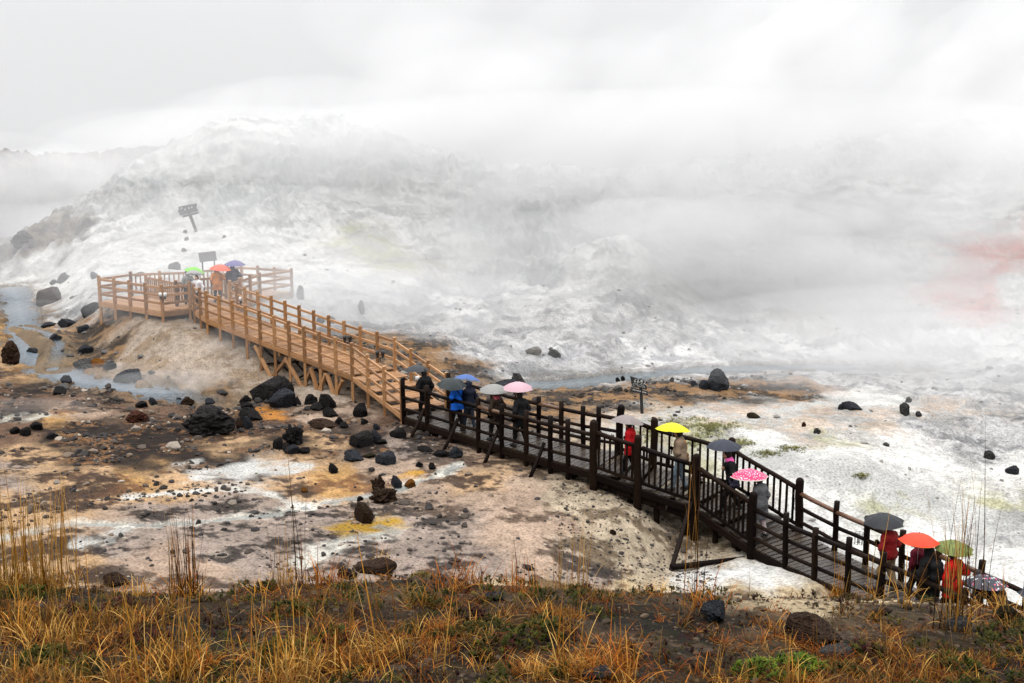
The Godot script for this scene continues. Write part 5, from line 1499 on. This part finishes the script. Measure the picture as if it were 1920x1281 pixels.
func people():
	body_protos()
	var black := cloth(0.006, 0.006, 0.007); var navy := cloth(0.007, 0.009, 0.018); var dark := cloth(0.009, 0.008, 0.0085); var khaki := cloth(0.17, 0.12, 0.07); var jeans := cloth(0.014, 0.028, 0.07)
	var pink_print := print_cloth("floral_pink", Color.WHITE, [[0.0, lin(0.45, 0.28, 0.35)], [0.22, lin(0.42, 0.008, 0.07)], [0.45, lin(0.48, 0.015, 0.1)], [0.62, lin(0.48, 0.2, 0.28)], [0.75, lin(0.5, 0.42, 0.46)]], 0.02, 3, 1.4)
	var dots := print_cloth("floral_dark", Color.WHITE, [[0.0, lin(0.4, 0.42, 0.4)], [0.09, lin(0.3, 0.04, 0.1)], [0.13, lin(0.012, 0.013, 0.022)], [0.8, lin(0.012, 0.013, 0.024)], [0.97, lin(0.4, 0.05, 0.12)], [0.99, lin(0.4, 0.05, 0.12)]], 0.04, 9, 1.5)
	var olive_print := print_cloth("olive", Color.WHITE, [[0.0, lin(0.07, 0.085, 0.012)], [0.3, lin(0.1, 0.125, 0.016)], [0.5, lin(0.09, 0.11, 0.014)], [0.8, lin(0.085, 0.1, 0.014)], [0.9, lin(0.08, 0.07, 0.016)]], 0.012, 5)
	var speckle := print_cloth("grey_print", Color.WHITE, [[0.0, lin(0.08, 0.08, 0.08)], [0.25, lin(0.17, 0.17, 0.165)], [0.5, lin(0.21, 0.21, 0.2)], [0.8, lin(0.13, 0.13, 0.13)], [0.9, lin(0.18, 0.18, 0.18)]], 0.05, 13, 2.0)
	var L := [LIGHT_N, LIGHT_F]; var D := [DARK_N, DARK_F]
	var list := [
		# walkway, column, across, size, umbrella column/row, radius, look, labels
		[D, 797, 0.2, 0.99, 781, 689, 0.42, {coat = black, legs = dark, fabric = nylon("umbrella_slate", 0.016, 0.021, 0.027), hand = -1.0, hem = 0.8}, "person in a black jacket and black trousers, first on the dark boards", "dark slate umbrella tilted left over the person in the black jacket"],
		[D, 857, 0.1, 0.92, 847, 716, 0.47, {over = -0.15, coat = cloth(0.01, 0.1, 0.5), legs = black, fabric = nylon("umbrella_green_black", 0.01, 0.016, 0.018), hand = -1.0, strap = black, bulk = 1.1, hem = 0.72}, "person in a bright blue rain jacket with a black strap", "greenish black umbrella held low over the bright blue jacket"],
		[D, 881, 0.3, 1.0, 876, 708, 0.42, {over = 0.5, coat = navy, legs = cloth(0.022, 0.028, 0.04), fabric = nylon("umbrella_blue", 0.04, 0.09, 0.26), hood = true, hand = -1.0}, "person in a navy hooded jacket beside the bright blue one", "blue umbrella behind the greenish black one"],
		[D, 930, 0.15, 0.95, 926, 726, 0.46, {coat = cloth(0.022, 0.014, 0.01), legs = dark, fabric = speckle, hem = 0.6, scarf = cloth(0.25, 0.06, 0.07)}, "person in a brown coat with a reddish scarf", "grey speckled umbrella over the brown coat"],
		[D, 977, 0.2, 0.98, 971, 722, 0.46, {coat = black, legs = dark, fabric = nylon("umbrella_pink", 0.4, 0.26, 0.3), hem = 0.62, hand = 1.0, bulk = 1.08}, "person in a long black coat under the pale pink umbrella", "pale pink umbrella over the long black coat"],
		[D, 1181, 0.3, 0.92, 1177, 795, 0.48, {coat = cloth(0.33, 0.006, 0.009), legs = black, fabric = nylon("umbrella_taupe", 0.17, 0.145, 0.14), hem = 0.66, hand = -1.0}, "person in a scarlet coat under the taupe umbrella behind the balusters", "taupe grey umbrella over the scarlet coat"],
		[D, 1274, 0.35, 1.0, 1262, 799, 0.47, {coat = cloth(0.18, 0.13, 0.09), legs = cloth(0.12, 0.16, 0.2), fabric = nylon("umbrella_yellow", 0.55, 0.52, 0.003), strap = cloth(0.4, 0.18, 0.05), bag = cloth(0.16, 0.08, 0.035), bulk = 1.12, hand = -1.0}, "person in a beige jacket with a tan bag on an orange strap", "bright yellow umbrella over the beige jacket"],
		[D, 1370, 0.42, 0.98, 1358, 831, 0.48, {coat = black, legs = black, fabric = nylon("umbrella_navy", 0.012, 0.017, 0.03), scarf = cloth(0.65, 0.1, 0.34), bag = cloth(0.03, 0.03, 0.05), face = 0.75, stride = 0.26, lean = 0.25, hand = 1.0, hem = 0.68}, "person in black with a bright pink hood and a dark bag, mid stride", "navy umbrella over the person with the pink hood"],
		[D, 1422, 0.3, 0.96, 1405, 886, 0.48, {coat = cloth(0.075, 0.075, 0.08), legs = cloth(0.34, 0.27, 0.28), fabric = pink_print, hem_color = cloth(0.6, 0.55, 0.5), hem = 0.5, bulk = 1.12, wide = 1.1, hand = -1.0}, "person in a long grey rain coat and pale trousers on the steps", "pink flowered umbrella with a white hem"],
		[D, 1662, 0.5, 1.06, 1657, 971, 0.47, {coat = cloth(0.13, 0.006, 0.007), legs = khaki, fabric = nylon("umbrella_black", 0.009, 0.011, 0.015), wide = 1.2, bulk = 1.12, both = true}, "person in a dark red jacket and khaki trousers", "black umbrella over the dark red jacket"],
		[D, 1738, 0.2, 0.98, 1724, 1007, 0.42, {coat = black, legs = jeans, fabric = nylon("umbrella_orange_red", 0.55, 0.04, 0.016), lining = nylon("lining_yellow", 0.5, 0.32, 0.02), hem = 0.6, hood = true, hand = -1.0, pack = black}, "person in a black hooded coat with black backpack and jeans", "orange red umbrella with a yellow lining"],
		[D, 1716, 0.5, 0.9, 0, 0, 0.42, {coat = cloth(0.075, 0.005, 0.012), legs = dark, bag = black}, "person in a maroon jacket half hidden by the black hooded coat", ""],
		[D, 1783, 0.45, 0.96, 1790, 1022, 0.42, {coat = cloth(0.38, 0.006, 0.006), legs = black, fabric = olive_print, strap = black, hem = 0.62}, "person in a bright red jacket with a black shoulder strap", "olive green umbrella with a faded rim"],
		[D, 1866, 0.35, 1.0, 1848, 1086, 0.42, {coat = black, legs = dark, fabric = dots, hem = 0.6, lean = 0.7, hand = -1.0}, "stooping person in black at the lower right end of the boardwalk", "dark umbrella printed with small flowers"],
		[D, 1965, 0.5, 1.0, 1953, 1116, 0.45, {coat = navy, legs = dark, fabric = nylon("umbrella_edge", 0.012, 0.018, 0.035)}, "last person, in navy, at the right edge of the picture", "dark blue umbrella cut by the right edge of the picture"],
	]
	for q in list:
		var s := deck_spot(q[0][0], q[0][1], q[1], q[2])
		walker(s[0], s[1], q)
	# on the platform
	var plat := [
		[Vector3(-13.0, 2.1, -47.9), 414, 500, {coat = cloth(0.42, 0.14, 0.015), legs = dark, fabric = nylon("umbrella_coral", 0.5, 0.08, 0.045), hem = 0.6}, "person in an orange raincoat on the platform", "coral red umbrella on the platform", 0.97, 0.52],
		[Vector3(-12.4, 2.1, -48.3), 440, 492, {coat = cloth(0.025, 0.026, 0.05), legs = navy, fabric = nylon("umbrella_violet", 0.09, 0.085, 0.2), bulk = 1.1}, "person in a dark navy coat on the platform by the right hand fence", "violet umbrella on the platform", 1.1, 0.48],
		[Vector3(-14.1, 2.1, -47.2), 366, 510, {coat = cloth(0.2, 0.2, 0.2), legs = dark, fabric = nylon("umbrella_green", 0.13, 0.4, 0.035)}, "person under the bright green umbrella on the platform", "bright green umbrella on the platform", 0.88, 0.44],
		[Vector3(-13.35, 2.1, -46.1), 364, 526, {coat = cloth(0.6, 0.58, 0.6), legs = dark, fabric = nylon("umbrella_grey", 0.22, 0.22, 0.23), face = 2.4}, "person in white with a lowered umbrella at the top of the ramp", "grey umbrella tipped towards the ramp's first post", 0.8, 0.4],
	]
	for q in plat: walker(q[0], Vector3(-0.4, 0, -0.9), [null, 0, 0, q[6], q[1], q[2], q[7], q[3], q[4], q[5]])

func walker(foot: Vector3, heading: Vector3, q: Array):
	var look: Dictionary = q[7]
	var yaw := atan2(-heading.x, -heading.z)
	if look.has("face"): yaw += look.face
	if q[4]:
		var r := ray(q[4], q[5]); var d: float = -foot.z + look.get("over", 0.2)
		var c := Vector3(EYE.x + r.x * d, EYE.y + r.y * d, -d)
		c.y += 0.2 * q[6]
		if look.get("lean", 0.0) < 0.5: c.y = maxf(c.y, foot.y + 0.9 * 1.8)
		if look.get("lean", 0.0) < 0.5: q[3] = clampf(minf(q[3], (c.y - foot.y - 0.02) / 1.78), 0.85, 1.1)
		look.canopy = c; look.radius = q[6]; look.umbrella = q[9]
	look.strideless = true
	person(foot, yaw, q[3], look, q[8])

# ------------------------------------------------------------------ plants on the bank
func blade(st: SurfaceTool, foot: Vector3, dir: float, lean: float, length: float, width: float, droop: float, c0: Color, c1: Color, segs := 5):
	var p := foot; var out := Vector3(cos(dir), 0, sin(dir)); var side := Vector3(-out.z, 0, out.x)
	var a := lean
	var prev := []
	for k in segs + 1:
		var f := float(k) / segs
		var w := width * (1.0 - f * f * 0.92) * 0.5
		var up := Vector3(0, cos(a), 0) + out * sin(a)
		var n := side.cross(up).normalized()
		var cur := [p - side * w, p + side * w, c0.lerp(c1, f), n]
		if k > 0:
			for e in [[prev, 0], [cur, 0], [prev, 1], [prev, 1], [cur, 0], [cur, 1]]:
				st.set_color(e[0][2]); st.set_normal(e[0][3]); st.add_vertex(e[0][e[1]])
		prev = cur
		p += up * length / segs
		a += droop / segs * (0.4 + 1.2 * f)

func tuft(seed_: int, blades: int, spread: float, lean: Vector2, length: Vector2, width: float, droop: Vector2, colors: Array) -> ArrayMesh:
	var r := RandomNumberGenerator.new(); r.seed = seed_
	var st := SurfaceTool.new(); st.begin(Mesh.PRIMITIVE_TRIANGLES)
	for k in blades:
		var c: Color = colors[r.randi() % colors.size()] * r.randf_range(0.75, 1.25)
		var d := r.randf() * TAU
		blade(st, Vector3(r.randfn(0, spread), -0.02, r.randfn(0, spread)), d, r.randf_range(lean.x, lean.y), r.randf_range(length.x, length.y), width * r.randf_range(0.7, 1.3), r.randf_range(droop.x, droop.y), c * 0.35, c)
	return st.commit()

func leafy(seed_: int, leaves: int, size: Vector3, leaf: float, colors: Array) -> ArrayMesh:     # a low plant: whorls of narrow leaves on short twigs
	var r := RandomNumberGenerator.new(); r.seed = seed_
	var st := SurfaceTool.new(); st.begin(Mesh.PRIMITIVE_TRIANGLES)
	for k in leaves / 9:
		var a := r.randf() * TAU; var q := sqrt(r.randf())
		var top := Vector3(cos(a) * q * size.x, size.y * (1.0 - 0.65 * q * q) * r.randf_range(0.55, 1.0), sin(a) * q * size.z)
		var c: Color = colors[r.randi() % colors.size()] * r.randf_range(0.65, 1.3)
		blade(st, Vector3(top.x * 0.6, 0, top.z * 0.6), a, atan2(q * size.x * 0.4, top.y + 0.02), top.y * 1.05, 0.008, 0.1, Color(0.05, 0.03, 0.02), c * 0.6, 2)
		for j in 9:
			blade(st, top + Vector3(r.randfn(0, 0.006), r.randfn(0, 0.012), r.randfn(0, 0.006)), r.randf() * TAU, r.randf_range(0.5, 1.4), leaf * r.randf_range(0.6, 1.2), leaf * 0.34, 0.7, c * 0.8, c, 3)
	return st.commit()

func bank_edge(px: float) -> float:      # row of the bank's crest in the photograph
	var e := [[-400, 1085], [0, 1092], [200, 1108], [350, 1120], [560, 1092], [800, 1085], [1000, 1102], [1250, 1110], [1450, 1122], [1620, 1128], [1790, 1136], [1920, 1155], [2400, 1180]]
	for k in e.size() - 1:
		if px <= e[k + 1][0]: return lerpf(e[k][1], e[k + 1][1], (px - e[k][0]) / float(e[k + 1][0] - e[k][0]))
	return 1180.0

func plants():
	var gold := [Color(0.36, 0.16, 0.024), Color(0.38, 0.2, 0.042), Color(0.2, 0.08, 0.013), Color(0.45, 0.27, 0.08)]
	var rust := [Color(0.27, 0.075, 0.01), Color(0.33, 0.11, 0.014), Color(0.15, 0.042, 0.01), Color(0.33, 0.15, 0.03)]
	var brown := [Color(0.05, 0.026, 0.012), Color(0.085, 0.043, 0.016), Color(0.03, 0.017, 0.009)]
	var green := [Color(0.024, 0.026, 0.005), Color(0.04, 0.042, 0.007), Color(0.016, 0.018, 0.004), Color(0.06, 0.046, 0.009)]
	var wine := [Color(0.028, 0.009, 0.007), Color(0.042, 0.014, 0.009), Color(0.02, 0.01, 0.006), Color(0.034, 0.024, 0.009)]
	# the dry grass that covers the bank: beyond counting
	var kinds := []      # mesh, scale range, buffer
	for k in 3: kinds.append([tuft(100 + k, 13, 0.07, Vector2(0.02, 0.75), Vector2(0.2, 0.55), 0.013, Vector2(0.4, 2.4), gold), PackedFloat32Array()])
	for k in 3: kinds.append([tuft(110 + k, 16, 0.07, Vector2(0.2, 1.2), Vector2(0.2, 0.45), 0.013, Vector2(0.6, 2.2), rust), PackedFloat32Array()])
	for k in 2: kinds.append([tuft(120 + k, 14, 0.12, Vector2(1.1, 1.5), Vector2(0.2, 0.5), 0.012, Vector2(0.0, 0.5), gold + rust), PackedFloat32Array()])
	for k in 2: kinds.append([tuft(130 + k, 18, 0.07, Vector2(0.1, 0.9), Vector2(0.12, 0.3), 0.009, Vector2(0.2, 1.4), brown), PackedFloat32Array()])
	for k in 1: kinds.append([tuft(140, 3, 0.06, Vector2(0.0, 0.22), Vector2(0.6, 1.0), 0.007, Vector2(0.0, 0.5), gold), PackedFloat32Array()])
	var r := RandomNumberGenerator.new(); r.seed = 77
	var clump := noise(0.55, 3, 51)
	var bare := [[430, 1175, 80], [370, 1200, 60], [1180, 1185, 70], [700, 1120, 40], [1400, 1108, 110], [1250, 1215, 45], [1720, 1150, 60]]
	for n in 10000:
		var d := exp(r.randf_range(log(7.5), log(16.6)))
		var u := r.randf_range(-0.6, 0.6)
		var x := u * d
		var y := height(x, d)
		var fw := cos(pitch) - (y - EYE.y) / d * sin(pitch)
		var zf := d * cos(pitch) - (y - EYE.y) * sin(pitch)
		var px := 960 + F * x / zf; var py := 640.5 - F * ((y - EYE.y) * cos(pitch) + d * sin(pitch)) / zf
		if py < bank_edge(px) - 6: continue
		var dens := clampf(0.42 + 2.3 * clump.get_noise_2d(x, d), 0.08, 1.0)
		if px < 800: dens += 0.08
		dens *= 0.8
		if py < bank_edge(px) + 34: dens *= 0.32
		for b in bare:
			var e: float = Vector2((px - b[0]) / 1.4, (py - b[1]) * 1.5).length() / b[2]
			if e < 1: dens *= 0.1 + 0.3 * e
		if r.randf() > dens: continue
		var which := 0; var t := r.randf() + 0.35 * clump.get_noise_2d(x * 0.6 + 40, d * 0.6)
		var left := px < 760
		if t < 0.28: which = r.randi() % 3 if left or r.randf() < 0.55 else 3 + r.randi() % 3
		elif t < 0.54: which = 3 + r.randi() % 3
		elif t < 0.84: which = 6 + r.randi() % 2
		elif t < 0.97: which = 8 + r.randi() % 2
		else: which = 10
		var s := r.randf_range(0.45, 0.85) * (1.0 if left else 0.85)
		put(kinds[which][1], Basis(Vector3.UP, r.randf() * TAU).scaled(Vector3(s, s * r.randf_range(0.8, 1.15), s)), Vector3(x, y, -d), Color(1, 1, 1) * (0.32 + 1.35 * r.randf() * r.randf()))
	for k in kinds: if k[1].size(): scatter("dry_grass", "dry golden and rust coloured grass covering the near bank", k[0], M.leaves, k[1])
	# small ground cover between the grass
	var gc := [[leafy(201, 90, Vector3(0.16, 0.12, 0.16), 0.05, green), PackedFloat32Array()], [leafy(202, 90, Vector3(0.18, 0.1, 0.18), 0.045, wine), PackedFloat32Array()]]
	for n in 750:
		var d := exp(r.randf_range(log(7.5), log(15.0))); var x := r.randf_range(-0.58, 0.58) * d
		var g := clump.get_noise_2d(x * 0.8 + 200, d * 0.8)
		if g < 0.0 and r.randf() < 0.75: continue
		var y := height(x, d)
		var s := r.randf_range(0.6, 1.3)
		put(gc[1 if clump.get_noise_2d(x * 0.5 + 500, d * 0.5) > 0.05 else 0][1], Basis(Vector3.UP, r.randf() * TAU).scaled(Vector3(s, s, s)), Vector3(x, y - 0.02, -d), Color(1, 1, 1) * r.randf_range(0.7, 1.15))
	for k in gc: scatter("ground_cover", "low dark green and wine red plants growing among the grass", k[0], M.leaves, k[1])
	# moss on the white ground beyond the walkway
	var moss := leafy(203, 60, Vector3(0.14, 0.07, 0.14), 0.035, [Color(0.13, 0.13, 0.045), Color(0.18, 0.17, 0.07), Color(0.09, 0.09, 0.04), Color(0.22, 0.2, 0.1)])
	var mb := PackedFloat32Array()
	for spot in [[1290, 792, 50, 14], [1330, 805, 40, 10], [1240, 800, 40, 16], [1390, 830, 30, 7], [1210, 815, 30, 14], [1440, 850, 30, 6], [1310, 825, 30, 14], [1350, 800, 40, 6], [1480, 842, 24, 5], [1610, 893, 16, 4]]:
		for n in int(spot[2] * 1.5):
			var p := hit(spot[0] + r.randfn(0, spot[2] * 0.5), spot[1] + r.randfn(0, spot[3] * 0.5))
			var s := r.randf_range(0.5, 1.4)
			put(mb, Basis(Vector3.UP, r.randf() * TAU).scaled(Vector3(s, s * 0.8, s)), p - Vector3(0, 0.02, 0), Color(1, 1, 1) * r.randf_range(0.7, 1.2))
	scatter("moss", "olive yellow moss patches on the white ground beside the walkway", moss, M.leaves, mb)
	# tussocks one can tell apart
	var tall := func(px: float, py: float, stalks: int, height_: float, spread: float, colors: Array, label: String, skirt := 40, leaning := 0.16):
		var p := hit(px, py)
		var t := thing("reed_tussock", label, "grass", p)
		var s := int(px * 13 + py)
		obj("stalk", tuft(s, stalks, spread, Vector2(0.0, leaning), Vector2(height_ * 0.6, height_ * 1.25), 0.013, Vector2(0.0, 0.4), colors), M.leaves, t).set_meta("kind", "stuff")
		if skirt: obj("leaf", tuft(s + 1, skirt, spread * 1.1, Vector2(0.1, 0.9), Vector2(0.2, 0.6), 0.012, Vector2(0.5, 1.9), colors), M.leaves, t).set_meta("kind", "stuff")
	tall.call(30, 1105, 60, 1.45, 0.2, gold, "tall golden reeds at the left edge of the bank", 90)
	tall.call(95, 1108, 70, 1.4, 0.22, gold, "tall golden reeds, second clump from the left, thick and bright", 110)
	tall.call(-60, 1110, 50, 1.4, 0.22, gold, "golden reeds cut by the left edge of the picture", 90)
	tall.call(350, 1120, 34, 1.25, 0.1, brown + rust, "reddish brown tussock with thin upright stalks, alone on the crest", 90)
	tall.call(330, 1105, 10, 1.7, 0.06, gold, "very thin long stalks behind the reddish brown tussock", 0, 0.06)
	tall.call(535, 1095, 14, 1.3, 0.14, gold, "loose golden tussock with a dark base on the crest left of centre", 70)
	tall.call(560, 1100, 7, 1.95, 0.05, brown, "long dark stalks rising above the loose golden tussock", 12, 0.1)
	tall.call(610, 1100, 6, 0.7, 0.14, rust, "low rust tussock right of the long dark stalks", 80)
	tall.call(715, 1062, 10, 0.5, 0.09, gold, "small upright golden tuft on the mossy rock", 24)
	tall.call(860, 1102, 8, 0.5, 0.18, rust, "sprawling rust coloured grass at the middle of the crest", 110)
	tall.call(975, 1112, 8, 0.6, 0.12, rust, "rust tussock left of the group of thin stalks", 60)
	tall.call(1045, 1100, 12, 1.25, 0.16, gold, "group of thin pale stalks on the crest below the boardwalk", 10, 0.12)
	tall.call(1085, 1102, 14, 1.5, 0.14, gold, "thin leaning stalks right of the pale group, tallest at the right", 8, 0.3)
	tall.call(970, 1085, 6, 1.1, 0.05, brown, "few dark stalks leaning left above the sandy flat", 0, 0.35)
	tall.call(1300, 1128, 10, 2.0, 0.05, gold + brown, "long reed stalks in front of the log brace", 20, 0.1)
	tall.call(1330, 1148, 5, 0.5, 0.12, rust, "rust grass around the slanting grey slab", 50)
	tall.call(1575, 1122, 16, 1.1, 0.12, gold + rust, "dense tussock at the foot of the boardwalk's lower railing", 110)
	tall.call(1640, 1125, 8, 1.2, 0.08, gold, "pale bent stalks in front of the khaki trousers", 20, 0.3)
	tall.call(1705, 1140, 6, 0.9, 0.06, gold, "stalks in front of the black hooded coat", 18, 0.3)
	tall.call(1790, 1180, 40, 1.75, 0.1, brown + gold, "tall brown reeds in front of the red jacket at right", 60, 0.18)
	tall.call(1830, 1150, 5, 2.4, 0.06, brown, "two long thin stalks standing highest at the right edge", 0, 0.14)
	tall.call(1880, 1160, 10, 0.8, 0.1, gold, "golden tussock below the stooping person", 60)
	tall.call(1150, 1275, 12, 0.5, 0.2, rust, "rust red grass at the bottom edge right of centre", 110)
	tall.call(1060, 1275, 10, 0.7, 0.1, gold, "golden blades at the bottom edge at the centre", 60)
	tall.call(540, 1270, 26, 0.8, 0.2, gold, "thick golden grass at the bottom edge left of centre", 120)
	tall.call(330, 1265, 26, 0.9, 0.22, gold, "thick golden grass at the bottom left", 130)
	tall.call(100, 1200, 20, 0.9, 0.2, gold, "golden grass in front of the left reeds", 100)
	tall.call(720, 1270, 6, 1.5, 0.3, gold, "long arching stalks at the bottom edge", 10, 0.7)
	# low shrubs
	var shrub := func(px: float, py: float, size: float, colors: Array, label: String):
		var p := hit(px, py)
		var t := thing("low_shrub", label, "shrub", p - Vector3(0, 0.03, 0), rng.randf() * TAU)
		obj("foliage", leafy(int(px + py), 620, Vector3(size * 0.85, size * 0.5, size * 0.65), 0.06, colors), M.leaves, t).set_meta("kind", "stuff")
	shrub.call(40, 1125, 0.42, green, "green shrub at the left edge below the reeds")
	shrub.call(85, 1245, 0.34, green, "dark green shrub near the bottom left corner")
	shrub.call(230, 1150, 0.42, wine, "wine brown shrub on the bank at left")
	shrub.call(130, 1165, 0.4, green + wine, "brownish green shrub left of the wine brown one")
	shrub.call(545, 1155, 0.38, green, "green shrub below the loose golden tussock")
	shrub.call(535, 1235, 0.38, green, "green shrub in the thick grass left of centre")
	shrub.call(620, 1210, 0.4, wine + green, "dusky shrub right of the green ones")
	shrub.call(880, 1165, 0.36, wine, "wine red creeping shrub at the centre of the bank")
	shrub.call(1000, 1205, 0.46, green, "dark green shrub right of the wine red one")
	shrub.call(940, 1225, 0.4, green + wine, "dark shrub in front of the dark green one")
	shrub.call(1490, 1262, 0.42, [Color(0.06, 0.09, 0.009), Color(0.085, 0.12, 0.013), Color(0.035, 0.055, 0.008)], "bright green shrub under the big brown rock")
	shrub.call(1420, 1270, 0.3, [Color(0.055, 0.085, 0.009), Color(0.035, 0.055, 0.008)], "smaller bright green shrub left of the large one")
	shrub.call(1790, 1255, 0.42, green, "green shrub near the lower right corner")
	shrub.call(1640, 1235, 0.34, wine + green, "dusky shrub between rock and right corner")
	shrub.call(500, 1110, 0.26, green + wine, "dark tuft of leaves on the crest by the loose tussock")
	shrub.call(790, 1085, 0.3, [Color(0.06, 0.06, 0.025), Color(0.09, 0.085, 0.03)], "mossy shrub on the crest behind the sprawling grass")
	shrub.call(270, 1210, 0.36, wine, "second wine brown shrub lower on the bank at left")
